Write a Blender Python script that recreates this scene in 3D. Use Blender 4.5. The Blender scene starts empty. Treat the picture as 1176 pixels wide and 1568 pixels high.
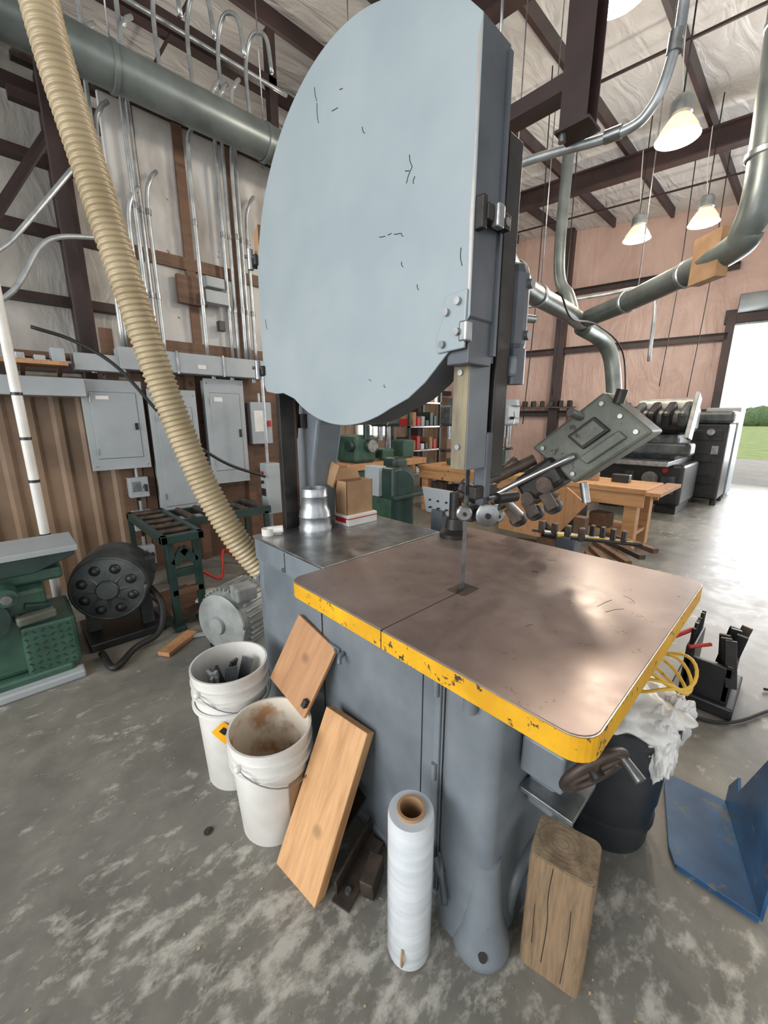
import bpy, bmesh, math, random
from mathutils import Vector, Matrix, Euler, noise
random.seed(7)
S=bpy.context.scene
COL=S.collection

# ---------------------------------------------------------------- materials
def srgb(r,g,b):
    def f(c):
        c/=255.
        return c/12.92 if c<=0.04045 else ((c+0.055)/1.055)**2.4
    return (f(r),f(g),f(b),1)
def newmat(name):
    m=bpy.data.materials.new(name); m.use_nodes=True
    nt=m.node_tree; b=nt.nodes["Principled BSDF"]
    return m,nt,b
def nz(nt,scale,detail=4,stretch=None,rough=.55,dist=0,rot=None):
    tc=nt.nodes.new("ShaderNodeTexCoord"); mp=nt.nodes.new("ShaderNodeMapping")
    n=nt.nodes.new("ShaderNodeTexNoise"); n.inputs["Scale"].default_value=scale
    n.inputs["Detail"].default_value=detail; n.inputs["Roughness"].default_value=rough
    n.inputs["Distortion"].default_value=dist
    if stretch: mp.inputs["Scale"].default_value=stretch
    if rot: mp.inputs["Rotation"].default_value=rot
    nt.links.new(tc.outputs["Object"],mp.inputs["Vector"]); nt.links.new(mp.outputs["Vector"],n.inputs["Vector"])
    return n
def ramp(nt,src,stops):
    r=nt.nodes.new("ShaderNodeValToRGB"); e=r.color_ramp.elements
    while len(e)<len(stops): e.new(.5)
    for i,(p,c) in enumerate(stops):
        e[i].position=p; e[i].color=c
    nt.links.new(src,r.inputs["Fac"]); return r
def mixc(nt,fac,a,b,mode='MIX'):
    m=nt.nodes.new("ShaderNodeMix"); m.data_type='RGBA'; m.blend_type=mode
    def s(sock,v):
        if isinstance(v,(tuple,list)): sock.default_value=v
        elif isinstance(v,(float,int)): sock.default_value=v
        else: nt.links.new(v,sock)
    s(m.inputs[0],fac); s(m.inputs[6],a); s(m.inputs[7],b)
    return m.outputs[2]
def bump(nt,b,src,strength=.2,dist=.01):
    bp=nt.nodes.new("ShaderNodeBump"); bp.inputs["Strength"].default_value=strength
    bp.inputs["Distance"].default_value=dist
    nt.links.new(src,bp.inputs["Height"]); nt.links.new(bp.outputs["Normal"],b.inputs["Normal"])
def M(name,c,c2=None,rough=.5,metal=0,scale=6,bs=.15,bscale=None,stretch=None,lo=.35,hi=.65,chips=None,chipw=.62,chipscale=25):
    m,nt,b=newmat(name)
    c2=c2 or tuple(x*.82 for x in c[:3])+(1,)
    n=nz(nt,scale,4,stretch)
    col=ramp(nt,n.outputs["Fac"],[(lo,c2),(hi,c)]).outputs["Color"]
    if chips:
        n3=nz(nt,chipscale,5,None,.7)
        k=ramp(nt,n3.outputs["Fac"],[(chipw,(0,0,0,1)),(chipw+.03,(1,1,1,1))]).outputs["Color"]
        col=mixc(nt,k,col,chips)
    nt.links.new(col,b.inputs["Base Color"])
    b.inputs["Roughness"].default_value=rough; b.inputs["Metallic"].default_value=metal
    if bs:
        n2=nz(nt,bscale or scale*5,3,stretch); bump(nt,b,n2.outputs["Fac"],bs,.004)
    return m
def wood(name,c,c2,axis=0,rough=.6,g=9):
    st=[g,g,g]; st[axis]=g*.09
    m,nt,b=newmat(name)
    n=nz(nt,2.2,6,tuple(st),.6,1.2); n2=nz(nt,9,3,tuple(st))
    col=ramp(nt,n.outputs["Fac"],[(.3,c2),(.5,c),(.72,tuple(min(1,x*1.12) for x in c[:3])+(1,))]).outputs["Color"]
    col=mixc(nt,.35,col,ramp(nt,n2.outputs["Fac"],[(.35,c2),(.6,c)]).outputs["Color"])
    tc=nt.nodes.new("ShaderNodeTexCoord"); v=nt.nodes.new("ShaderNodeTexVoronoi"); v.inputs["Scale"].default_value=4.5
    nt.links.new(tc.outputs["Object"],v.inputs["Vector"])
    k=ramp(nt,v.outputs["Distance"],[(.06,(1,1,1,1)),(.16,(0,0,0,1))]).outputs["Color"]
    col=mixc(nt,k,col,tuple(x*.45 for x in c2[:3])+(1,))
    nt.links.new(col,b.inputs["Base Color"]); b.inputs["Roughness"].default_value=rough
    bump(nt,b,n2.outputs["Fac"],.25,.003)
    return m
def emis(name,c,s):
    m,nt,b=newmat(name); b.inputs["Base Color"].default_value=c
    b.inputs["Emission Color"].default_value=c; b.inputs["Emission Strength"].default_value=s
    return m

m_cover_lit=M("cover_grey_lit",srgb(150,161,165),srgb(139,151,156),.32,0,2.5,.4,9,chips=srgb(84,88,90),chipw=.75,chipscale=9)  # same paint as the body; lighter base colour stands in for light on the cover
m_body_shaded=M("body_grey_shaded",srgb(118,126,132),srgb(98,106,112),.38,0,4,.3,16,chips=srgb(66,70,72),chipw=.70,chipscale=11)  # same paint as the cover; shade on the body is put into the darker colour
m_bodyd=M("paint_dark_grey",srgb(84,90,97),srgb(66,72,78),.4,0,5,.25)
m_yel=M("paint_yellow_worn",srgb(226,172,22),srgb(198,145,18),.5,0,6,.3,chips=srgb(60,50,38),chipw=.585,chipscale=30)
m_top,nt,b=newmat("table_steel")
n=nz(nt,1.8,5,None,.6); n2=nz(nt,16,5,None,.7)
c=ramp(nt,n.outputs["Fac"],[(.3,srgb(122,106,100)),(.5,srgb(140,123,116)),(.7,srgb(162,147,140))]).outputs["Color"]
c=mixc(nt,.14,c,ramp(nt,n2.outputs["Fac"],[(.35,srgb(104,90,84)),(.65,srgb(170,156,149))]).outputs["Color"])
nt.links.new(c,b.inputs["Base Color"]); b.inputs["Metallic"].default_value=.38
r=ramp(nt,n2.outputs["Fac"],[(.3,(.26,.26,.26,1)),(.7,(.36,.36,.36,1))]); nt.links.new(r.outputs["Color"],b.inputs["Roughness"])
bump(nt,b,n2.outputs["Fac"],.14,.002)
m_rim=M("bare_edge_steel",srgb(190,185,178),None,.35,.8,10,.1)
m_steel=M("bright_steel",srgb(170,172,172),srgb(130,132,134),.3,.85,12,.1)
m_galv=M("galvanized",srgb(185,190,192),srgb(150,156,160),.34,.8,9,.1)
m_conduit=M("conduit_galv",srgb(188,192,192),srgb(150,155,157),.38,.65,8,.05)
m_duct=M("duct_grey",srgb(122,130,128),srgb(94,102,100),.38,.45,3,.08)
m_iron=M("dark_iron",srgb(52,50,48),srgb(34,33,32),.45,.4,10,.2)
m_black=M("black_paint",srgb(38,39,41),srgb(26,26,28),.4,0,10,.15)
m_rust=M("rusty_steel",srgb(92,78,68),srgb(60,54,50),.5,.5,12,.25)
m_tan=M("worn_primer",srgb(150,138,108),srgb(106,100,84),.5,.2,14,.2,stretch=(1,1,.3))
m_hose=M("hose_tan",srgb(176,160,130),srgb(154,138,106),.36,0,5,0)
m_white=M("white_plastic",srgb(220,219,214),srgb(202,200,194),.4,0,5,.05)
m_dirtw=M("dirty_plastic_inside",srgb(222,214,198),srgb(176,138,104),.5,0,7,.1,lo=.38,hi=.52)
m_film,nt,b=newmat("stretch_film")
n=nz(nt,3,3,(1,1,9)); nt.links.new(ramp(nt,n.outputs["Fac"],[(.3,srgb(186,194,200)),(.7,srgb(216,220,222))]).outputs["Color"],b.inputs["Base Color"])
b.inputs["Roughness"].default_value=.2; b.inputs["Coat Weight"].default_value=.5; bump(nt,b,n.outputs["Fac"],.4,.006)
m_card=M("cardboard",srgb(166,134,100),srgb(146,114,82),.8,0,6,.1)
m_orange=M("orange_label",srgb(235,170,20),srgb(225,155,15),.5,0,6,0)
m_red=M("red_paint",srgb(180,34,28),None,.4,0,6,0)
m_pine=wood("pine_plank",srgb(198,154,106),srgb(166,116,72),2)
m_pinex=wood("pine_bench",srgb(190,146,100),srgb(154,106,66),1,g=4)
m_ply=wood("plywood_warm",srgb(176,132,92),srgb(146,102,66),2,g=5)
m_post=wood("weathered_timber",srgb(132,110,84),srgb(86,70,52),2,.75,g=14)
m_postend=M("timber_end",srgb(150,132,106),srgb(110,94,74),.8,0,20,.4)
m_dwood=wood("dark_wood",srgb(104,76,56),srgb(72,52,40),0,g=3)
m_green=M("machine_green",srgb(58,90,76),srgb(40,68,57),.4,0,6,.2)
m_greend=M("dark_green",srgb(38,60,54),srgb(26,44,40),.4,0,6,.2)
m_olive=M("olive_grey_paint",srgb(104,108,97),srgb(82,86,77),.45,.1,8,.3,chips=srgb(50,50,46),chipw=.62,chipscale=14)
m_motor=M("motor_grey",srgb(156,160,158),srgb(124,128,126),.45,.2,8,.15)
m_motord=M("motor_dark",srgb(84,90,90),srgb(58,62,62),.45,.3,8,.2)
m_blue=M("blue_paint",srgb(46,92,132),srgb(32,68,104),.35,0,6,.15,chips=srgb(84,94,100),chipw=.6,chipscale=10)
m_panel=M("panel_grey",srgb(158,164,167),srgb(142,149,152),.5,0,2,.05)
m_brownmetal=M("brown_siding",srgb(136,112,90),srgb(108,88,70),.5,.1,2,.05)
m_board=M("white_board",srgb(194,192,188),srgb(144,136,128),.7,0,2.2,.2,lo=.34,hi=.52,stretch=(1,1,.4),chips=srgb(110,88,70),chipw=.66,chipscale=5)
m_maroon=M("maroon_steel",srgb(68,50,48),srgb(46,35,34),.5,.1,2,.05)
m_yelcord=M("yellow_cord",srgb(220,180,70),None,.5,0,8,0)
m_bag=M("white_bag",srgb(215,215,212),srgb(190,190,187),.5,0,10,.6,12)
m_rubber=M("black_rubber",srgb(28,28,29),srgb(20,20,20),.6,0,10,.1)
m_can=M("grey_black_bin",srgb(48,52,56),srgb(34,38,42),.4,0,6,.1)
m_lamp=emis("lamp_glow",(1,.86,.68,1),30)
m_refl,nt,b=newmat("lamp_reflector"); b.inputs["Base Color"].default_value=srgb(225,205,180); b.inputs["Roughness"].default_value=.3
b.inputs["Emission Color"].default_value=(1,.74,.5,1); b.inputs["Emission Strength"].default_value=.8
m_glasswin=emis("daylight_glass",(.9,.95,1,1),2.0)
m_grass=M("grass",srgb(158,172,108),srgb(124,144,84),.9,0,1.5,.3)
m_tree=M("foliage",srgb(112,134,96),srgb(82,104,72),.9,0,2,.5)
m_asphalt=M("concrete_apron",srgb(175,172,166),None,.8,0,2,.1)
m_chip=M("wood_chips",srgb(190,170,140),srgb(150,125,95),.9,0,20,0)

# concrete floor
m_floor,nt,b=newmat("concrete_floor")
R45=(0,0,math.radians(38))
n1=nz(nt,.9,5,None,.6); n2=nz(nt,4,7,None,.7,.3); n3=nz(nt,13,6,(.7,1.2,1),.64,.2,R45); n4=nz(nt,1.3,4,None,.6); n5=nz(nt,60,3,None,.7)
base=ramp(nt,n1.outputs["Fac"],[(.3,srgb(104,103,96)),(.7,srgb(130,128,120))]).outputs["Color"]
base=mixc(nt,.45,base,ramp(nt,n2.outputs["Fac"],[(.28,srgb(78,77,71)),(.5,srgb(116,114,106)),(.72,srgb(152,148,138))]).outputs["Color"])
sub=nt.nodes.new("ShaderNodeVectorMath"); sub.operation='DISTANCE'
geo=nt.nodes.new("ShaderNodeNewGeometry"); nt.links.new(geo.outputs["Position"],sub.inputs[0]); sub.inputs[1].default_value=(.5,.75,0)
dsc=nt.nodes.new("ShaderNodeMath"); dsc.operation='MULTIPLY'; dsc.inputs[1].default_value=.4
nt.links.new(sub.outputs["Value"],dsc.inputs[0])
dm=ramp(nt,dsc.outputs[0],[(.0,(1,1,1,1)),(.2,(.75,.75,.75,1)),(.5,(.25,.25,.25,1)),(1,(.0,.0,.0,1))])
def math2(op,a,b_):
    m_=nt.nodes.new("ShaderNodeMath"); m_.operation=op
    for i,v in enumerate((a,b_)):
        if isinstance(v,(int,float)): m_.inputs[i].default_value=v
        else: nt.links.new(v,m_.inputs[i])
    return m_.outputs[0]
dens=math2('MULTIPLY',dm.outputs["Color"],.15)
pat=math2('MULTIPLY',math2('SUBTRACT',n4.outputs["Fac"],.5),.6)
v=math2('ADD',math2('ADD',n3.outputs["Fac"],dens),pat)
v=math2('ADD',v,math2('MULTIPLY',math2('SUBTRACT',n5.outputs["Fac"],.5),.2))
d=ramp(nt,v,[(.61,(0,0,0,1)),(.78,(.72,.72,.72,1))]).outputs["Color"]
col=mixc(nt,d,base,srgb(194,191,181))
nt.links.new(col,b.inputs["Base Color"])
rr=ramp(nt,n2.outputs["Fac"],[(.3,(.30,.30,.30,1)),(.7,(.52,.52,.52,1))]); nt.links.new(rr.outputs["Color"],b.inputs["Roughness"])
bump(nt,b,n2.outputs["Fac"],.12,.004)

def insul(name,c,c2,axis,bs=.5):
    m,nt,b=newmat(name)
    st=[1,1,1]; st[axis]=3
    n=nz(nt,.9,4,None,.6,.5); n2=nz(nt,1.3,4,tuple(st),.5,1.2)
    nt.links.new(ramp(nt,n.outputs["Fac"],[(.3,c2),(.65,c)]).outputs["Color"],b.inputs["Base Color"])
    b.inputs["Roughness"].default_value=.4; bump(nt,b,n2.outputs["Fac"],bs,.1)
    return m
m_ceil=insul("ceiling_insulation",srgb(220,219,216),srgb(198,196,192),1,.6)
m_pink=insul("wall_insulation_pink",srgb(210,180,167),srgb(188,156,143),1,.35)
m_wleft=insul("wall_insulation_white",srgb(196,194,188),srgb(164,161,155),0,.4)

# ---------------------------------------------------------------- builder
def orient(v):
    v=Vector(v).normalized()
    return v.to_track_quat('Z','Y').to_matrix().to_4x4()
def catmull(P,n):
    P=[Vector(p) for p in P]
    if len(P)<3: return [P[0].lerp(P[1],i/n) for i in range(n+1)]
    Q=[P[0]*2-P[1]]+P+[P[-1]*2-P[-2]]; out=[]
    for i in range(1,len(Q)-2):
        a,b_,c,d=Q[i-1],Q[i],Q[i+1],Q[i+2]
        for k in range(n):
            t=k/n
            out.append(.5*((2*b_)+(c-a)*t+(2*a-5*b_+4*c-d)*t*t+(3*b_-a-3*c+d)*t**3))
    out.append(P[-1]); return out
class B:
    def __init__(s,name,parent=None):
        s.name=name; s.bm=bmesh.new(); s.mats=[]; s.parent=parent
    def mi(s,m):
        if m not in s.mats: s.mats.append(m)
        return s.mats.index(m)
    def add(s,t,mat,mx=None,smooth=False,sharp=False):
        i=s.mi(mat)
        if mx is not None: t.transform(mx)
        bmesh.ops.recalc_face_normals(t,faces=t.faces)
        for f in t.faces: f.material_index=i; f.smooth=smooth
        if sharp:
            t.normal_update()
            for e in t.edges:
                if len(e.link_faces)==2 and e.calc_face_angle(0)>math.radians(40): e.smooth=False
        me=bpy.data.meshes.new("tmp"); t.to_mesh(me); t.free(); s.bm.from_mesh(me); bpy.data.meshes.remove(me)
    def box(s,c,size,mat,rot=(0,0,0),bev=0,taper=None):
        t=bmesh.new(); bmesh.ops.create_cube(t,size=1)
        for v in t.verts:
            v.co.x*=size[0]; v.co.y*=size[1]; v.co.z*=size[2]
            if taper and v.co.z>0: v.co.x*=taper; v.co.y*=taper
        if bev: bmesh.ops.bevel(t,geom=t.edges[:],offset=bev,segments=2,affect='EDGES',profile=.5)
        s.add(t,mat,Matrix.Translation(c)@Euler([math.radians(a) for a in rot]).to_matrix().to_4x4())
    def bb(s,x0,x1,y0,y1,z0,z1,mat,bev=0):
        s.box(((x0+x1)/2,(y0+y1)/2,(z0+z1)/2),(abs(x1-x0),abs(y1-y0),abs(z1-z0)),mat,bev=bev)
    def cyl(s,p0,p1,r,mat,r2=None,seg=20,bev=0):
        p0=Vector(p0);p1=Vector(p1); L=(p1-p0).length
        s.lathe([(0,0),(r,0),(r if r2 is None else r2,L),(0,L)],mat,p0,(p1-p0),seg)
    def lathe(s,prof,mat,o=(0,0,0),axis=(0,0,1),seg=28,smooth=True):
        t=bmesh.new(); rings=[]
        for (r,z) in prof:
            if r<1e-6: rings.append([t.verts.new((0,0,z))])
            else: rings.append([t.verts.new((r*math.cos(2*math.pi*k/seg),r*math.sin(2*math.pi*k/seg),z)) for k in range(seg)])
        for a,b_ in zip(rings,rings[1:]):
            for k in range(seg):
                k2=(k+1)%seg
                if len(a)==1 and len(b_)==1: break
                if len(a)==1: t.faces.new((a[0],b_[k],b_[k2]))
                elif len(b_)==1: t.faces.new((a[k],a[k2],b_[0]))
                else: t.faces.new((a[k],a[k2],b_[k2],b_[k]))
        s.add(t,mat,Matrix.Translation(o)@orient(axis),smooth,True)
    def loft(s,rings,mat,smooth=True):
        t=bmesh.new(); R=[[t.verts.new(p) for p in r] for r in rings]; n=len(R[0])
        for a,b_ in zip(R,R[1:]):
            for k in range(n): t.faces.new((a[k],a[(k+1)%n],b_[(k+1)%n],b_[k]))
        t.faces.new(R[0]); t.faces.new(R[-1]); s.add(t,mat,None,smooth,True)
    def tube(s,P,r,mat,seg=8,n=8,rf=None,closed_caps=True,raw=False):
        pts=[Vector(p) for p in P] if raw else catmull(P,n)
        t=bmesh.new(); rings=[]; up=None
        for i,p in enumerate(pts):
            d=(pts[min(i+1,len(pts)-1)]-pts[max(i-1,0)]).normalized()
            if up is None: up=d.orthogonal().normalized()
            up=(up-d*up.dot(d)).normalized(); sd=d.cross(up)
            rr=r if rf is None else rf(i,len(pts))
            rings.append([t.verts.new(p+(up*math.cos(2*math.pi*k/seg)+sd*math.sin(2*math.pi*k/seg))*rr) for k in range(seg)])
        for a,b_ in zip(rings,rings[1:]):
            for k in range(seg): t.faces.new((a[k],a[(k+1)%seg],b_[(k+1)%seg],b_[k]))
        if closed_caps:
            t.faces.new(rings[0]); t.faces.new(rings[-1])
        s.add(t,mat,None,True)
    def prism(s,pts,vec,mat,bev=0,smooth=False):
        t=bmesh.new(); vs=[t.verts.new(p) for p in pts]; f=t.faces.new(vs)
        r=bmesh.ops.extrude_face_region(t,geom=[f])
        bmesh.ops.translate(t,verts=[v for v in r['geom'] if isinstance(v,bmesh.types.BMVert)],vec=vec)
        if bev: bmesh.ops.bevel(t,geom=t.edges[:],offset=bev,segments=2,affect='EDGES',profile=.5)
        s.add(t,mat,None,smooth)
    def sphere(s,c,r,mat,sc=(1,1,1),seg=20):
        t=bmesh.new(); bmesh.ops.create_uvsphere(t,u_segments=seg,v_segments=seg//2,radius=r)
        s.add(t,mat,Matrix.Translation(c)@Matrix.Diagonal((*sc,1)),True)
    def crumple(s,c,r,mat,sc=(1,1,1),amp=.25,fr=2.2,rot=(0,0,0)):
        t=bmesh.new(); bmesh.ops.create_icosphere(t,subdivisions=5,radius=1)
        for v in t.verts:
            p=v.co.copy(); k=noise.noise(p*fr+Vector(c)*7)+.5*abs(noise.noise(p*fr*2.3+Vector(c)*3))
            ridge=1-abs(noise.noise(p*fr*1.6))
            v.co=p*(r*(1+amp*k+amp*.5*(ridge-.7)))
        s.add(t,mat,Matrix.Translation(c)@Euler([math.radians(a) for a in rot]).to_matrix().to_4x4()@Matrix.Diagonal((*sc,1)),True)
    def done(s,mx=None):
        me=bpy.data.meshes.new(s.name)
        if mx is None and len(s.bm.verts):
            xs=[v.co for v in s.bm.verts]
            c=Vector(((min(v.x for v in xs)+max(v.x for v in xs))/2,(min(v.y for v in xs)+max(v.y for v in xs))/2,min(v.z for v in xs)))
            s.bm.transform(Matrix.Translation(-c)); mx=Matrix.Translation(c)
        s.bm.to_mesh(me); s.bm.free()
        for m in s.mats: me.materials.append(m)
        o=bpy.data.objects.new(s.name,me); COL.objects.link(o)
        if s.parent: o.parent=s.parent
        o.matrix_basis=mx or Matrix()
        return o
def empty(name):
    e=bpy.data.objects.new(name,None); COL.objects.link(e); return e

# ---------------------------------------------------------------- ROOM
o=B("floor"); o.bb(-8,14.2,-9,10,-.1,0,m_floor); o.done(Matrix())
JX,JY=13.0,1.72; dv=Vector((-.19,.98,0)).normalized(); nv=Vector((dv.y,-dv.x,0))
WB=Matrix(((nv.x,dv.x,0,JX),(nv.y,dv.y,0,JY),(0,0,1,0),(0,0,0,1)))
o=B("wall_back")
o.bb(0,.15,0,8.6,0,7.2,m_pink); o.bb(0,.15,-4.2,0,3.76,7.2,m_pink); o.bb(0,.15,-11,-4.2,0,7.2,m_pink)
for k in range(-11,9):
    z0=0 if k>=0 or k<-4 else 3.8
    o.bb(-.012,0,k*.95+.3,k*.95+.325,z0,7.1,m_pink)
o.done(WB)
o=B("trim_1")
for z in (1.75,3.5,5.0):
    o.bb(-.2,0,.1,8.4,z,z+.06,m_maroon); o.bb(-.2,-.17,.1,8.4,z-.1,z+.06,m_maroon)
o.bb(-.16,.0,-4.4,.2,3.76,4.05,m_maroon); o.bb(-.2,.16,0,.16,0,3.9,m_maroon); o.bb(-.2,.16,-4.36,-4.2,0,3.9,m_maroon)
o.bb(-.3,0,3.7,3.95,0,7,m_maroon)
o.done(WB)
o=B("door_1")
o.cyl((-.25,-4.2,4.15),(-.25,.0,4.15),.2,m_panel); o.bb(-.05,-.02,-4.2,0,3.72,3.95,m_steel)
o.done(WB)
o=B("wall_left"); o.bb(-5,11.7,9.0,9.15,0,7.4,m_wleft)
for k in range(0,55): o.bb(-5+k*.3,-5+k*.3+.04,8.975,9.0,0,2.3,m_brownmetal)
o.bb(-5,11.7,8.985,9.0,0,2.3,m_brownmetal)
o.done(Matrix())
o=B("trim_2")
for z in (2.35,3.4,4.4,5.4,6.3): o.bb(-5,11.5,8.8,9.0,z,z+.14,m_maroon)
for x in (-1.5,1.2,5.4,9.6): o.bb(x,x+.25,8.6,8.98,0,6.6,m_maroon)
o.done(Matrix())
for i,x in enumerate((4.6,7.4)):
    o=B("window_%d"%(i+1)); o.bb(x,x+1.1,8.94,8.97,1.1,2.1,m_glasswin)
    for a in (x-.04,x+.53,x+1.08): o.bb(a,a+.06,8.9,8.99,1.04,2.16,m_white)
    for z in (1.04,1.57,2.1): o.bb(x,x+1.1,8.9,8.99,z,z+.06,m_white)
    o.done(Matrix())
def rz(y): return 6.15+.075*y
o=B("ceiling")
o.prism([(-6,-6,rz(-6)),(15.0,-6,rz(-6)),(13.9,9.2,rz(9.2)),(-6,9.2,rz(9.2))],(0,0,.12),m_ceil)
o.done(Matrix())
o=B("steel_roof_frame")
ang=math.degrees(math.atan(.075))
for k in range(13):
    y=-5.3+k*1.2; z=rz(y)-.1
    o.bb(-5.4,12.9-.19*y,y,y+.06,z-.1,z+.1,m_maroon)
for x in (.2,4.6,9.0):
    L=14.4
    for dz,w,h in ((0,.2,.03),(-.3,.2,.03),(-.15,.02,.3)):
        o.box((x,1.8,rz(1.8)-.24+dz),(w,L,h),m_maroon,rot=(ang,0,0))
for x in (2.4,6.8,10.8): o.box((x,1.8,rz(1.8)-.24),(.03,L,.03),m_maroon,rot=(ang,0,0))
o.bb(.0,.22,6.2,6.5,0,6.4,m_maroon)
o.cyl((.1,6.3,3.3),(-1.2,6.4,5.2),.05,m_maroon,seg=8); o.cyl((.1,6.3,3.3),(1.3,6.3,5.3),.05,m_maroon,seg=8)
o.cyl((.1,6.3,2.4),(-1.6,6.4,1.9),.06,m_maroon,seg=8); o.cyl((.1,6.3,5.2),(-1.5,6.4,3.4),.07,m_maroon,seg=8)
o.done(Matrix())
o=B("concrete_apron_outside"); o.bb(14.2,22,-14,6,-.15,-.03,m_asphalt); o.done(Matrix())
o=B("grass_field"); o.bb(22,160,-90,60,-.3,-.08,m_grass); o.done(Matrix())
o=B("tree_line")
for k in range(70): o.sphere((120+random.uniform(-5,5),-75+k*2+random.uniform(-1,1),1.5),random.uniform(2.0,4.0),m_tree,seg=10)
o.done()

# ---------------------------------------------------------------- interior electrical wall
o=B("wall_partition")
o.bb(-1.6,1.05,4.66,4.72,0,1.78,m_brownmetal)
for k in range(14):
    x=-1.55+k*.19; o.prism([(x,4.66,0),(x+.03,4.63,0),(x+.07,4.63,0),(x+.1,4.66,0)],(0,0,1.78),m_brownmetal)
o.bb(1.05,2.75,4.68,4.74,0,2.2,m_dwood)
for x in (1.0,1.5,2.1,2.65): o.bb(x,x+.09,4.61,4.68,0,2.3,m_dwood)
o.bb(1.05,2.75,4.64,4.7,2.15,4.35,m_board)
for x in (1.62,2.12,2.66): o.bb(x,x+.09,4.61,4.64,2.2,4.6,m_dwood)
o.bb(1.02,2.75,4.605,4.64,3.05,3.16,m_dwood); o.bb(1.02,2.75,4.605,4.64,2.25,2.36,m_dwood)
o.bb(1.28,1.30,4.635,4.64,2.36,4.35,m_dwood); o.bb(1.02,2.75,4.61,4.66,4.3,4.42,m_maroon)
o.bb(-1.6,1.0,4.605,4.72,2.1,2.15,m_dwood); o.bb(.8,.9,4.605,4.66,0,2.4,m_dwood)
o.done(Matrix())
o=B("storage_shelf"); o.bb(-1.6,.5,4.32,4.6,2.02,2.05,m_ply)
for x in (-1.4,-.6,.2,.44): o.prism([(x,4.36,2.02),(x,4.6,2.02),(x,4.6,1.94)],(.03,0,0),m_dwood)
for k in range(18):
    x=-1.5+k*.112; h=random.uniform(.04,.15); o.bb(x,x+random.uniform(.05,.1),4.36,4.52,2.051,2.051+h,random.choice([m_dwood,m_panel,m_black,m_ply,m_steel,m_rust]),bev=.005)
o.done()

def panel(name,x0,x1,z0,z1,y=4.6,d=.12,door=True):
    o=B(name); o.bb(x0,x1,y-d,y,z0,z1,m_panel,bev=.006)
    o.bb(x0-.015,x1+.015,y-d-.012,y-d,z0-.015,z1+.015,m_panel,bev=.003)
    w=x1-x0; h=z1-z0
    o.bb(x0+w*.1,x1-w*.1,y-d-.018,y-d-.01,z0+h*.12,z1-h*.12,m_panel,bev=.003)
    for a,c_,e,g in ((x0+w*.09,x1-w*.09,z1-h*.12,z1-h*.12+.004),(x0+w*.09,x1-w*.09,z0+h*.12-.004,z0+h*.12)): o.bb(a,c_,y-d-.0135,y-d-.012,e,g,m_bodyd)
    o.bb(x1-w*.1,x1-w*.1+.004,y-d-.0135,y-d-.012,z0+h*.12,z1-h*.12,m_bodyd)
    o.bb(x1-w*.18,x1-w*.12,y-d-.03,y-d-.015,z0+h*.45,z0+h*.53,m_iron,bev=.003)
    for a in (z0+h*.2,z0+h*.8): o.cyl((x0+w*.1,y-d-.02,a-.03),(x0+w*.1,y-d-.02,a+.03),.006,m_steel,seg=8)
    for a in (.04,.96):
        for c in (.03,.97): o.sphere((x0+w*a,y-d-.015,z0+h*c),.007,m_steel,seg=8)
    o.bb(x0+w*.2,x0+w*.42,y-d-.0195,y-d-.018,z1-h*.2,z1-h*.16,m_white)
    return o.done()
panel("electrical_panel",.58,1.03,1.14,1.92)
panel("electrical_panel",1.64,2.04,.90,1.99)
panel("electrical_panel",1.1,1.52,.55,1.86)
def sw(name,x,z,w=.17,h=.2,y=4.6):
    o=B(name); o.bb(x-w/2,x+w/2,y-.1,y,z-h/2,z+h/2,m_panel,bev=.008); o.cyl((x+w*.3,y-.12,z),(x+w*.3,y-.1,z),.025,m_steel,seg=12)
    o.bb(x+w*.25,x+w*.35,y-.15,y-.1,z-.04,z+.03,m_red if w>.2 else m_black); o.cyl((x,y-.05,z+h/2),(x,y-.05,z+h/2+.1),.016,m_conduit,seg=8)
    o.bb(x-w*.35,x+w*.1,y-.102,y-.1,z-h*.2,z+h*.3,m_white if w>.2 else m_steel); return o.done()
sw("safety_switch",2.27,1.54,.26,.48); sw("safety_switch",.92,.93); sw("safety_switch",.92,.59); sw("safety_switch",.9,.22,.17,.2)
o=B("motor_control_box"); o.bb(1.98,2.14,3.9,4.05,.58,1.13,m_panel,bev=.01)
o.cyl((1.97,3.98,1.03),(1.955,3.98,1.03),.018,m_red,seg=12); o.cyl((1.97,3.98,.93),(1.955,3.98,.93),.018,m_black,seg=12)
o.bb(1.97,1.98,3.94,4.02,.78,.86,m_black); o.cyl((2.05,4.0,1.13),(2.05,4.0,2.1),.015,m_conduit,seg=8); o.bb(2.02,2.08,4.0,4.6,.6,.64,m_steel); o.cyl((2.05,4.0,.58),(2.05,4.0,0),.02,m_conduit,seg=8)
o.done()
o=B("wireway_trough")
o.bb(-1.2,.6,4.4,4.58,1.78,1.93,m_panel,bev=.005)
o.bb(.88,2.3,4.36,4.56,2.03,2.22,m_panel,bev=.005); o.bb(.55,.92,4.38,4.57,2.0,2.14,m_panel,bev=.005)
for x in (1.35,1.8): o.bb(x,x+.02,4.35,4.57,2.02,2.23,m_steel)
for x in (.7,1.2,1.75,1.95,2.2): o.cyl((x,4.5,1.99),(x,4.5,2.03),.025,m_conduit,seg=10)
o.bb(1.55,1.63,4.355,4.36,2.08,2.12,m_white)
o.done()
o=B("conduit_bank")
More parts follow.
